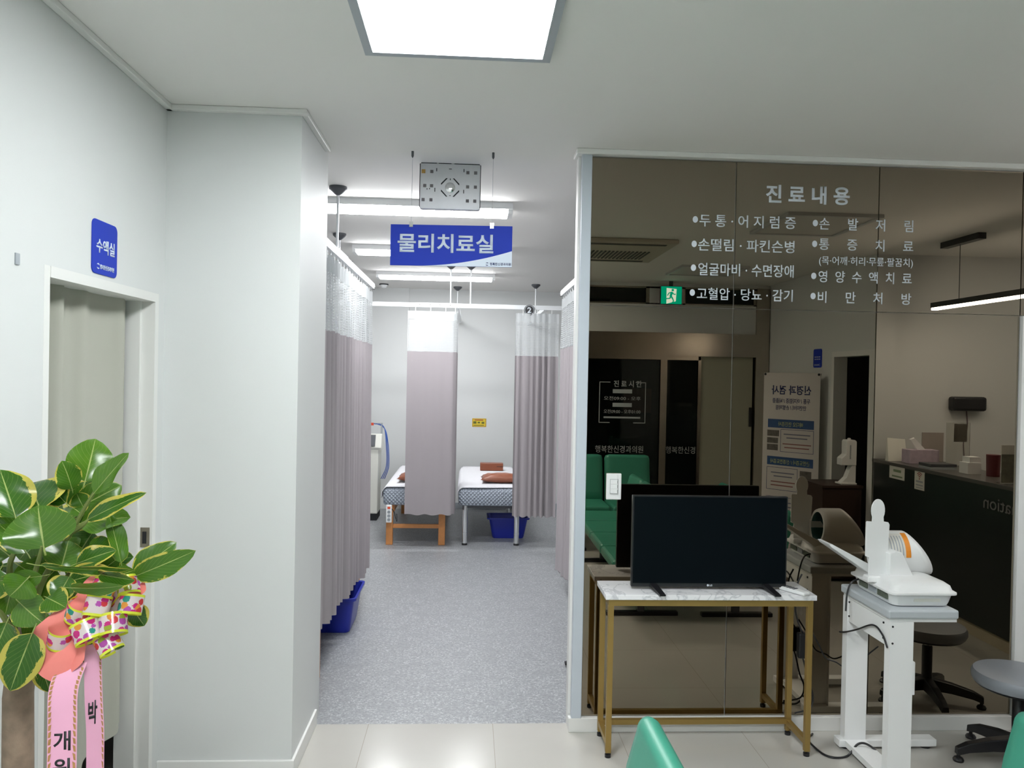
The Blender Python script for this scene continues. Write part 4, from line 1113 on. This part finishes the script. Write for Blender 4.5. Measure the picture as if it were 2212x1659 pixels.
# ================================================================== RECEPTION (seen in the mirror)
t = thing('reception_desk', 'long dark reception desk with Information lettering, seen in the mirror', 'reception desk', (XR, 1.08, 0))
Ld = 2.35
obj('plinth', boxes((.04, .0, 0, .42, Ld, .10)), mat('beige_plinth', (.42,.36,.26), .5), t)
obj('front_panel', boxes((0, 0, .10, .42, Ld, 1.045)), DESK, t)
obj('counter_top', boxes((-.012, -.012, 1.045, .44, Ld, 1.07)), DESKTOP, t)
lettering('Information', (-.003, 2.04, .895), (0, -1, 0), Vz, .62, .085, mat('dim_letter', (.22,.22,.23), .5), t, bold=.0)
def on_desk(name, x, y, label, cat): return thing(name, label, cat, (x, y, 1.0705))
t = on_desk('tissue_box', 3.62, 1.40, 'lilac patterned tissue box with a tissue pulled up, on the reception desk in the mirror', 'tissue box')
obj('carton', boxes((-.12, -.06, 0, .12, .06, .11)), LILAC, t, bevel=.002)
bm = B(); hexa(bm, [(-.03,-.01,.105),(.04,-.01,.105),(.04,.01,.105),(-.03,.01,.105),(-.09,-.012,.19),(-.055,-.012,.205),(-.055,.01,.20),(-.09,.01,.188)]); obj('tissue', bm, WHITE, t)
t = on_desk('card_stand', 3.52, 1.22, 'cream card stand leaning beside the tissue box in the mirror', 'card stand')
hexa_b = B(); hexa(hexa_b, [(-.09,0,0),(.07,0,0),(.07,.05,0),(-.09,.05,0),(-.065,-.03,.185),(.085,-.03,.175),(.085,-.022,.175),(-.065,-.022,.185)]); obj('card', hexa_b, OFFWHITE, t)
t = on_desk('sign_holder', 3.78, 1.30, 'grey upright sign holder behind the tissue box in the mirror', 'sign holder')
obj('panel', boxes((-.09, -.004, 0, .09, .004, .24)), mat('tan_panel', (.34,.30,.27), .5), t)
obj('base', boxes((-.09, -.04, 0, .09, .04, .006)), ACRYLIC, t)
t = on_desk('acrylic_screen', 3.80, 1.60, 'clear acrylic screen with a pale sheet standing on the reception desk', 'acrylic screen')
obj('screen', boxes((-.095, -.003, .004, .095, .003, .34)), ACRYLIC, t)
obj('notice_sheet', boxes((-.03, -.005, .19, .075, -.0032, .33)), mat('pale_notice', (.50,.47,.45), .6), t)
obj('base', boxes((-.095, -.04, 0, .095, .04, .004)), ACRYLIC, t)
t = on_desk('document_tray', 3.53, 1.78, 'dark flat document tray on the reception desk in the mirror', 'tray')
obj('lower_tray', boxes((-.10, -.08, 0, .10, .08, .018)), GREYPL, t); obj('upper_tray', boxes((-.10, -.078, .022, .10, .078, .04)), DGREY, t)
t = on_desk('medicine_box', 3.60, 2.06, 'small white stacked box on the reception desk in the mirror', 'box')
obj('carton', boxes((-.05, -.05, 0, .05, .05, .08)), WHITE, t); obj('lid', boxes((-.035, -.04, .08, .045, .045, .12)), WHITE, t)
t = on_desk('pen_cup', 3.66, 2.22, 'maroon pen cup on the reception desk in the mirror', 'cup')
bm = B(); lathe(bm, [(.042, 0), (.045, .15)], (0,0,0), 24); obj('cup', bm, MAROON, t, smooth=True)
t = on_desk('photo_frame', 3.56, 2.62, 'framed picture of foliage standing on the reception desk in the mirror', 'picture frame')
obj('picture', boxes((-.12, -.006, .006, .12, 0, .19)), mat('foliage_picture', (.20,.20,.16), .5, var=.6, scale=25), t)
obj('frame', boxes((-.125, -.004, .19, .125, .004, .25)), PAPER, t); obj('base', boxes((-.125, -.05, 0, .125, .05, .006)), ACRYLIC, t)
# papers on the desk front (face -X)
t = thing('desk_notice', 'pale landscape notice taped to the desk front, seen in the mirror', 'notice', (XR, 1.33, .945))
obj('sheet', boxes((-.0025, 0, 0, -.0005, .22, .10)), PAPER, t)
strokes((-.0027, .22, 0), (0,-1,0), Vz, [(.05,.055,.11,.02),(.03,.015,.15,.012)], mat('green_print', (.20,.28,.16), .6), t, 'print')
t = thing('wifi_notice', 'white portrait wireless symbol notice on the desk front, seen in the mirror', 'notice', (XR, 1.69, .905))
obj('sheet', boxes((-.0025, 0, 0, -.0005, .13, .15)), PAPER, t)
ar = B()
for r0 in (.012, .026, .040):
    pts = [(.065+r0*math.cos(math.radians(a)), .085+r0*math.sin(math.radians(a))) for a in range(45, 136, 10)] + [(.065+(r0+.007)*math.cos(math.radians(a)), .085+(r0+.007)*math.sin(math.radians(a))) for a in range(135, 44, -10)]
    prism(ar, pts[::-1], (-.0027, .13, 0), (0,-1,0), Vz, -.0006, 0)
prism(ar, [(.065+.006*math.cos(i*PI/6), .083+.006*math.sin(i*PI/6)) for i in range(12)], (-.0033, .13, 0), (0,-1,0), Vz, 0, .0006)
obj('wireless_symbol', ar, INKRED, t)
strokes((-.0027, .13, 0), (0,-1,0), Vz, [(.02,.055,.09,.014),(.02,.03,.09,.01),(.02,.012,.09,.006)], GREYPL, t, 'print')
# black box on the wall of the reception recess with its cord
t = thing('wall_speaker', 'black box shaped speaker on the wall above the reception desk in the mirror', 'speaker', (4.19, 1.0645, 1.545))
obj('body', boxes((-.145, 0, -.06, .145, .09, .06)), BLACK, t, bevel=.02)
bm = B(); tube(bm, spline([(.02, .005, -.06), (.03, .006, -.2), (0, .006, -.32), (.012, .006, -.48)], 6), .004, 6); obj('cord', bm, mat('mauve_cord', (.16,.10,.11), .6), t)
t = thing('wall_switch', 'white switch plate on the wall behind the reception desk in the mirror', 'light switch', (3.90, 1.0645, 1.17))
obj('plate', boxes((-.05, 0, 0, .05, .008, .12)), WHITE, t, bevel=.003); obj('rocker', boxes((-.028, .008, .03, .028, .011, .09)), WHITE, t)
# sanitizer dispenser on a dark cabinet before the doorway
t = thing('side_cabinet', 'dark brown side cabinet in front of the dark doorway, seen in the mirror', 'cabinet', (3.20, .76, 0))
obj('body', boxes((-.17, -.2, .03, .17, .2, .80)), DKWOOD, t); obj('top', boxes((-.18, -.21, .80, .18, .21, .825)), DKWOOD, t, bevel=.003); obj('plinth', boxes((-.15, -.18, 0, .15, .18, .03)), DARK, t)
t = thing('hand_sanitizer_dispenser', 'white automatic hand sanitizer dispenser standing by the dark doorway in the mirror', 'dispenser', (3.30, .86, .8255))
obj('base', boxes((-.09, -.06, 0, .05, .06, .015)), WHITE, t, bevel=.004)
bm = B(); prism(bm, [(-.08,.012),(.05,.012),(.05,.20),(.03,.20),(-.005,.13),(-.03,.06)], (0,0,0), (1,0,0), (0,0,1), -.035, .035); obj('stand', bm, WHITE, t, bevel=.003)
bm = B(); prism(bm, [(-.085,.165),(.05,.165),(.05,.37),(.035,.385),(-.035,.385),(-.045,.37),(-.045,.26),(-.085,.225)], (0,0,0), (1,0,0), (0,0,1), -.045, .045); obj('body', bm, WHITE, t, bevel=.006)
obj('level_window', boxes((-.012, .046, .22, -.002, .0475, .34)), GREYPL, t)
bm = B(); lathe(bm, [(.015, .385), (.015, .395), (.006, .40)], (0,0,0), 16); obj('cap', bm, WHITE, t, smooth=True)
# banner stand
a, b = Vector((2.96, -.25)), Vector((3.335, .20))
Ub = (a-b).normalized(); Wb = (a-b).length
t = thing('banner_stand', 'tall white exam banner with blue headings by the dark doorway, seen in the mirror', 'banner', (b.x, b.y, 0))
O3 = lambda x, z, d=.0: Vector((Ub.x*x, Ub.y*x, z)) + Nb*d
Nb = Vector((Ub.x, Ub.y, 0)).cross(Vector((0, 0, 1)))
U3 = (Ub.x, Ub.y, 0)
obj('banner_sheet', prism(B(), [(0, .05), (Wb, .05), (Wb, 1.79), (0, 1.79)], (0,0,0), U3, Vz, -.002, 0), BANNER, t)
bm = B()
for sx in (0, 1): tube(bm, [O3(Wb/2, .35, -.10), O3(sx*Wb, 1.785, -.006)], .005, 6); tube(bm, [O3(Wb/2, .35, -.10), O3(sx*Wb, .055, -.006)], .005, 6)
tube(bm, [O3(Wb/2, .38, -.10), O3(Wb/2, .0, -.17)], .006, 6); tube(bm, [O3(Wb/2-.02, .38, -.10), O3(.05, .0, -.02)], .006, 6); tube(bm, [O3(Wb/2+.02, .38, -.10), O3(Wb-.05, .0, -.02)], .006, 6)
obj('support_rod', bm, DGREY, t)
bm = B()
for x, z in ((.015, 1.775), (Wb-.015, 1.775)): prism(bm, [(x+.012*math.cos(i*PI/6), z+.012*math.sin(i*PI/6)) for i in range(12)], O3(0, 0, .0002), U3, Vz, 0, .002)
obj('grommet', bm, DARK, t)
S = Wb/.6
def bt_(body, x, z, w_, h_, m, nm, bold=.01): lettering(body, O3(x*S, z, .0004), U3, Vz, w_*S, h_, m, t, bold=bold, name=nm)
bt_('신경과 검사', .09, 1.575, .42, .09, INK, 'heading', .02)
bt_('두통 / 어지럼증 / 뇌졸중', .10, 1.49, .40, .048, INK, 'subheading')
bt_('안면마비 / 손발저림', .14, 1.425, .32, .045, INK, 'subheading')
bm = B()
for z in (1.245, .875): prism(bm, [(.055*S, z), (.545*S, z), (.545*S, z+.085), (.055*S, z+.085)], O3(0,0,.0003), U3, Vz, 0, .001)
obj('blue_band', bm, BANNERBLUE, t)
YG_ = mat('yellow_print', (.50,.56,.22), .6)
lettering('비디오 안진검사', O3(.17*S, 1.262, .0014), U3, Vz, .26*S, .045, YG_, t, name='band_text', bold=.01)
lettering('근전도검사 / 신경전도검사', O3(.09*S, .892, .0014), U3, Vz, .42*S, .045, YG_, t, name='band_text', bold=.01)
SMALLP = mat('grey_blue_print', (.16,.17,.24), .6); SMALLR = mat('dull_red_print', (.26,.11,.10), .6)
def frame_lines(x0, z0, x1, z1, w_=.004): return [(x0, z0, x1-x0, w_), (x0, z1, x1-x0, w_), (x0, z0, w_, z1-z0), (x1, z0, w_, z1-z0)]
strokes(O3(0,0,.0003), U3, Vz, [(x*S, z, w_*S, h_) for x, z, w_, h_ in frame_lines(.055, 1.01, .40, 1.23)+frame_lines(.215, .63, .545, .85)+frame_lines(.055, .12, .545, .56)], INK, t, 'box_outline')
strokes(O3(0,0,.0003), U3, Vz, [(x*S, z, w_*S, h_) for x, z, w_, h_ in ((.09,1.18,.28,.011),(.12,1.145,.22,.011),(.25,.795,.25,.011),(.27,.76,.2,.011),(.1,.505,.38,.012),(.1,.465,.38,.012),(.1,.355,.34,.012),(.1,.315,.36,.012))], SMALLP, t, 'small_print')
strokes(O3(0,0,.0003), U3, Vz, [(x*S, z, w_*S, h_) for x, z, w_, h_ in ((.08,1.085,.30,.011),(.10,1.05,.26,.011),(.24,.705,.26,.011),(.26,.67,.24,.011),(.1,.405,.38,.012),(.1,.245,.38,.012))], SMALLR, t, 'red_small_print')
strokes(O3(0,0,.0003), U3, Vz, [(x*S, z, w_*S, h_) for x, z, w_, h_ in ((.42,1.16,.13,.06),(.43,1.09,.12,.055),(.43,1.02,.12,.06),(.07,.74,.12,.10),(.06,.62,.12,.10))], mat('photo_print', (.11,.10,.09), .6, var=.8, scale=30), t, 'photo')
# things in the hallway beyond the entrance glass
t = thing('hall_notice', 'pale reddish notice on the hallway wall beyond the entrance glass', 'notice', (2.3, -4.098, 1.20))
obj('sheet', boxes((0, 0, 0, .42, .004, .36)), mat('reddish_paper', (.40,.22,.20), .6), t)
t = thing('hall_fill_lamp', 'added lamp lifting the dark of the hallway, out of sight right of the glass entrance', 'ceiling light', (4.6, -2.6, CZ))  # unseen lamp added only to lift the blacks of the hallway
obj('housing', boxes((-.6, -.08, -.03, .6, .08, -.0005)), WHITE, t)
obj('diffuser', boxes((-.58, -.065, -.04, .58, .065, -.031)), emit('lit_hall_fill', (.8, 1.0, .95), 9.0), t)
t = thing('hall_light', 'small amber arrow light in the dark hallway beyond the glass', 'light', (1.75, -3.2, CZ))
obj('body', boxes((-.15, -.03, -.5, .15, .03, -.0005)), DGREY, t); obj('arrow', boxes((-.05, .03, -.42, .05, .034, -.40), (.03, .03, -.45, .05, .034, -.38)), AMBER, t)

# ================================================================== RUBBER PLANT WITH RIBBON
plant = thing('rubber_plant', 'variegated rubber plant with yellow edged leaves at the left edge', 'plant', (-1.015, 1.85, 0))
P0 = Vector((-1.015, 1.85, 0))
bm = B(); tube(bm, [(0.003,0,.26), (-.002,.0,.5), (.002,0,.75), (0,0,.95), (.010,-.002,1.05), (.022,-.004,1.13), (.03,-.005,1.2)], [.036,.034,.033,.032,.030,.026,.018], 14)
obj('trunk', bm, SOIL, plant, smooth=True)
br = B()
for p in ([(.02,0,1.08),(.05,-.01,1.20),(.10,0,1.30),(.155,-.005,1.40),(.18,.0,1.44)], [(.02,0,1.10),(.10,-.03,1.19),(.20,-.06,1.225),(.285,-.07,1.243)], [(.02,0,1.12),(0,-.04,1.24),(.03,-.06,1.31),(.06,-.06,1.38)],
          [(.02,0,1.1),(.05,-.05,1.2),(.10,-.11,1.29),(.115,-.13,1.32)], [(.02,0,1.05),(-.02,-.06,1.18),(-.05,-.08,1.28)], [(.01,0,1.0),(.07,-.05,1.06),(.10,-.1,1.12)], [(.12,-.01,1.33),(.15,-.03,1.345),(.165,-.03,1.36)], [(.02,0,1.1),(.08,.03,1.2),(.13,.04,1.28)]):
    tube(br, spline(p, 5), [max(.0025, .009-.0065*i/(5*(len(p)-1))) for i in range(5*(len(p)-1)+1)], 7)
obj('branch', br, STEM, plant, smooth=True)
def leaf_mesh(fold, curl, wav):
    bm = B(); uv = bm.loops.layers.uv.new('UVMap')
    nu, nv = 8, 14; g = []
    for j in range(nv+1):
        v = j/nv
        half = .5*(math.sin(PI*min(1, v**.80))**.62)*(1-.10*v) if 0 < v < 1 else .0
        row = []
        for i in range(nu+1):
            u = -1+2*i/nu
            x = u*half; z = fold*abs(u)*half*2*.5 - curl*(v-.35)**2 + wav*math.sin(v*9+u*2)*abs(u)*half
            row.append(bm.verts.new((x, v, z)))
        g.append(row)
    for j in range(nv):
        for i in range(nu):
            f = bm.faces.new((g[j][i], g[j][i+1], g[j+1][i+1], g[j+1][i])); f.smooth = True
            for l, (a, b) in zip(f.loops, ((j,i),(j,i+1),(j+1,i+1),(j+1,i))): l[uv].uv = (-1+2*b/nu, a/nv)
    tube(bm, [(0, -.16, -.05), (0, -.06, -.012), (0, .08, 0), (0, .5, -.004-curl*.02), (0, .92, -curl*.32)], [.016, .016, .010, .006, .002], 6)
    me = bpy.data.meshes.new('leaf')
    bmesh.ops.remove_doubles(bm, verts=bm.verts[:], dist=.0001)
    bm.to_mesh(me); bm.free(); me.materials.append(LEAF)
    for p in me.polygons: p.use_smooth = True
    return me
LM = [leaf_mesh(.22, .25, .10), leaf_mesh(.35, .12, .16), leaf_mesh(.10, .4, .12)]
LEAVES = [(-0.878,1.860,1.440,-0.873,1.900,1.537,0.102,10),(-0.840,1.820,1.418,-0.774,1.840,1.510,0.057,-35),(-0.897,1.840,1.425,-0.907,1.820,1.490,0.061,20),
(-0.856,1.820,1.357,-0.738,1.850,1.420,0.047,-30),(-0.794,1.860,1.252,-0.832,1.880,1.365,0.047,25),(-0.733,1.780,1.243,-0.652,1.800,1.315,0.066,-15),
(-0.724,1.760,1.246,-0.588,1.740,1.306,0.059,20),(-0.976,1.760,1.373,-1.033,1.800,1.474,0.102,15),(-0.936,1.780,1.390,-1.008,1.860,1.446,0.127,0),
(-0.895,1.720,1.316,-0.921,1.740,1.405,0.136,-8),(-0.911,1.840,1.393,-0.977,1.880,1.436,0.070,-20),(-0.899,1.800,1.255,-0.901,1.840,1.312,0.089,10),
(-0.867,1.800,1.264,-0.790,1.820,1.293,0.055,-25),(-0.869,1.860,1.284,-0.829,1.900,1.284,0.055,15),(-0.914,1.740,1.274,-0.710,1.700,1.268,0.032,62),
(-0.941,1.740,1.302,-1.009,1.760,1.363,0.085,35),(-0.897,1.720,1.257,-0.979,1.700,1.250,0.049,-40),(-0.906,1.700,1.141,-0.948,1.690,1.018,0.085,5),
(-0.942,1.800,1.044,-0.919,1.800,0.976,0.047,0),(-0.861,1.760,1.246,-0.881,1.740,1.196,0.064,20),(-0.957,1.740,1.196,-0.898,1.720,1.157,0.074,10),
(-0.899,1.740,1.206,-0.850,1.720,1.192,0.064,-10),(-1.000,1.800,1.230,-1.019,1.800,1.147,0.070,0),(-0.941,1.860,1.236,-1.002,1.860,1.172,0.085,0),
(-0.744,1.800,1.167,-0.716,1.800,1.125,0.053,10),(-0.853,1.780,1.057,-0.838,1.780,1.034,0.036,0),(-0.895,1.880,1.361,-0.932,1.900,1.379,0.053,20),
(-0.902,1.900,1.377,-0.917,1.900,1.406,0.049,-20),(-0.784,1.720,1.262,-0.698,1.700,1.253,0.047,50),(-0.831,1.700,1.237,-0.716,1.680,1.241,0.042,55),
(-0.880,1.800,1.225,-0.790,1.800,1.250,0.064,10),(-0.771,1.780,1.242,-0.732,1.780,1.255,0.042,20),(-1.011,1.800,1.281,-1.073,1.820,1.318,0.095,0),
(-1.035,1.860,1.321,-1.027,1.900,1.389,0.095,0),(-1.019,1.780,1.255,-1.045,1.760,1.190,0.085,0),(-0.917,1.700,1.256,-0.942,1.680,1.223,0.074,-15),
(-0.992,1.760,1.145,-1.015,1.740,1.066,0.080,0),(-0.980,1.820,1.141,-0.919,1.820,1.074,0.064,0),(-1.020,1.820,1.141,-0.979,1.820,1.068,0.074,0),
(-0.973,1.900,1.270,-0.920,1.920,1.321,0.085,0),(-0.994,1.900,1.313,-1.046,1.900,1.247,0.095,0),(-0.887,1.920,1.310,-0.929,1.920,1.244,0.085,0),
(-1.035,1.880,1.241,-0.972,1.880,1.199,0.085,0),(-0.957,1.930,1.330,-0.913,1.930,1.275,0.085,5),(-1.039,1.820,1.381,-1.102,1.850,1.438,0.095,0)]
def add_leaf(b, tip, wdt, roll, k):
    b, tip = Vector(b)-P0, Vector(tip)-P0
    ax = tip-b; L_ = ax.length; ax.normalize()
    v = Vector((.45, -1, .38)); v = (v-ax*v.dot(ax)).normalized()
    v = Matrix.Rotation(math.radians(roll), 3, ax) @ v
    x = ax.cross(v).normalized()
    o = bpy.data.objects.new('leaf', LM[k % 3]); COL.objects.link(o); o.parent = plant
    M = Matrix((x*wdt*1.05, ax*L_, v*(wdt*.55+L_*.25))).transposed().to_4x4(); M.translation = b
    o.matrix_local = M
for k, (x, y, z, X, Y, Z, wd_, ro) in enumerate(LEAVES): add_leaf((x, y, z), (X, Y, Z), wd_, ro, k)
rnd = random.Random(5)
for k in range(40):            # inner and far-side leaves of the crown
    a = rnd.uniform(0, 2*PI); e = rnd.uniform(-.5, .8)
    c = Vector((-1.0, 1.85, 1.22)) + Vector((math.cos(a)*.06, abs(math.sin(a))*.06, rnd.uniform(-.14, .13)))
    d = Vector((math.cos(a)*.85, abs(math.sin(a))*.8+.05, e)).normalized()
    b_ = c+d*.05; tp = c+d*rnd.uniform(.13, .17)
    if tp.x < XL+.03: continue
    add_leaf(b_, tp, rnd.uniform(.065, .09), rnd.uniform(-40, 40), k)
bm = B(); lathe(bm, [(.12, 0), (.15, .02), (.165, .30), (.175, .31), (.175, .34), (.155, .34), (.15, .30)], (0,0,0), 36); obj('pot', bm, WHITE, plant, smooth=True)
bm = B(); lathe(bm, [(.03, .30), (.152, .30), (.152, .305), (.03, .312)], (0,0,0), 30); obj('soil', bm, SOIL, plant)

bow = thing('ribbon_bow', 'floral ribbon bow with pink sashes tied to the rubber plant', 'ribbon', (-.82, 1.76, 1.14))
BO = Vector((-.82, 1.76, 1.14))
def strip_mesh(pts, wdirs, wdt, vs0=0.0, nx=4, cup=.0):
    bm = B(); uv = bm.loops.layers.uv.new('UVMap'); g = []; s = vs0; prev = None; uvv = []
    for p, wv in zip(pts, wdirs):
        p = Vector(p); wv = Vector(wv).normalized()
        if prev is not None: s += (p-prev).length
        prev = p
        g.append([bm.verts.new(p+wv*wdt*(i/nx-.5)) for i in range(nx+1)]); uvv.append(s)
    for j in range(len(g)-1):
        for i in range(nx):
            f = bm.faces.new((g[j][i], g[j][i+1], g[j+1][i+1], g[j+1][i])); f.smooth = True
            for l, (a, b) in zip(f.loops, ((j,i),(j,i+1),(j+1,i+1),(j+1,i))): l[uv].uv = (b/nx, uvv[a])
    return bm
def loop(centre, root, axis, rad, wdt, seed):
    """a ribbon loop: leaves the root, rounds the centre and comes back; axis = direction of the ribbon's width"""
    c, r0 = Vector(centre)-BO, Vector(root)-BO
    ax = Vector(axis).normalized(); out = (c-r0); out = (out-ax*out.dot(ax))
    if out.length < .004: out = Vector((0, -1, 0))
    out.normalize(); sd = ax.cross(out)
    pts = [r0-sd*.002]
    for i in range(19):
        a = math.radians(-150+300*i/18); pts.append(c+out*rad*math.cos(a)+sd*rad*math.sin(a))
    pts.append(r0+sd*.002)
    bm = strip_mesh(pts, [ax]*len(pts), wdt, seed*.37)
    obj('bow_loop', bm, RIBBON, bow)
R0 = (-.80, 1.775, 1.165)
for c, ax, r_, w_ in (((-.787,1.73,1.190), (.10,.42,1), .026, .044), ((-.862,1.73,1.126), (.30,-.35,1), .026, .044), ((-.798,1.71,1.142), (-.55,.30,1), .030, .044), ((-.752,1.725,1.152), (-.25,.45,1), .029, .044),
                      ((-.725,1.75,1.188), (.05,.40,1), .025, .042), ((-.782,1.745,1.224), (.25,.5,1), .025, .040), ((-.735,1.76,1.226), (-.3,.45,1), .023, .040), ((-.828,1.735,1.178), (.45,-.3,1), .025, .042), ((-.765,1.735,1.108), (-.7,.3,1), .026, .042)):
    loop(c, R0, ax, r_, w_, random.random())
# crumpled pink crepe collar behind the loops
bm = B(); g = []
path = [(-.785,1.765,1.255), (-.815,1.75,1.245), (-.842,1.738,1.21), (-.875,1.728,1.175), (-.915,1.722,1.145), (-.922,1.718,1.10), (-.912,1.716,1.068), (-.888,1.713,1.048), (-.858,1.712,1.035), (-.832,1.715,1.045), (-.81,1.725,1.085)]
sp = spline(path, 6)
for i, p in enumerate(sp):
    c = Vector((-.80, 1.775, 1.165)); rowv = []
    for j in range(5):
        q = j/4; pp = c.lerp(p, q); 
        pp += Vector((.004*math.sin(i*.55)*q, -.010*math.sin(i*.33+.6)*q*q - .022*math.sin(q*PI), .005*math.sin(i*.5)*q)); rowv.append(bm.verts.new(pp-BO))
    g.append(rowv)
for i in range(len(g)-1):
    for j in range(4): bm.faces.new((g[i][j], g[i+1][j], g[i+1][j+1], g[i][j+1])).smooth = True
bmesh.ops.remove_doubles(bm, verts=bm.verts[:], dist=.0005)
obj('crepe_collar', bm, CREPE, bow)
bm = B(); g = []
for i, p in enumerate(spline([(-.705,1.77,1.235), (-.70,1.765,1.215), (-.715,1.76,1.20)], 5)):
    g.append([bm.verts.new(Vector(R0).lerp(p, q)-BO) for q in (.45, .7, 1.0)])
for i in range(len(g)-1):
    for j in range(2): bm.faces.new((g[i][j], g[i+1][j], g[i+1][j+1], g[i][j+1])).smooth = True
obj('crepe_tail', bm, CREPE, bow)
# sashes
def sash(pts, wdir, wdt, chars, cm):
    sp = [p-BO for p in spline(pts, 6)]
    so = obj('sash', strip_mesh(sp, [wdir]*len(sp), wdt, 0, 6), SASH, bow)
    W = Vector(wdir).normalized()
    for s in ((-1, 1) if cm else (1,)):
        e = B(); rr = random.Random(s+5)
        for k in range(1, len(sp)-1):
            p = sp[k]; q = sp[k+1]
            o_ = Vector((0,-.0012,0)); a = p+W*s*wdt*.36; b = q+W*s*(wdt*.36+rr.uniform(.0,.003)); c = q+W*s*wdt*.48; d = p+W*s*wdt*.48
            mid = a.lerp(c, .5)
            v = [e.verts.new(x_) for x_ in (a+o_, b.lerp(mid,.3)+o_, c.lerp(mid,.15)+o_, d.lerp(mid,.4)+o_)]; e.faces.new(v)
        obj('lace_edge', e, SASHEDGE, so)
    return so
s1 = sash([(-.835,1.725,1.07), (-.843,1.705,1.02), (-.842,1.70,.95), (-.842,1.70,.85), (-.845,1.70,.70), (-.85,1.70,.55)], (1, .12, 0), .058, '', True)
for ch, z in (('개', .893), ('원', .835), ('을', .775), ('축', .715), ('하', .655)):
    if ch in '개원': lettering(ch, Vector((-.859, 1.6985, z))-BO, (1, .12, 0), Vz, .034, .042, INKBLK, s1, bold=.02)
s2_ = sash([(-.806,1.755,1.10), (-.806,1.755,1.05), (-.804,1.756,.98), (-.800,1.757,.90), (-.799,1.757,.80), (-.797,1.757,.62)], (.75, .65, 0), .036, '', False)
lettering('박', Vector((-.8115, 1.7475, .925))-BO, (.75, .65, 0), Vz, .018, .052, INKBLK, s2_, bold=.02)
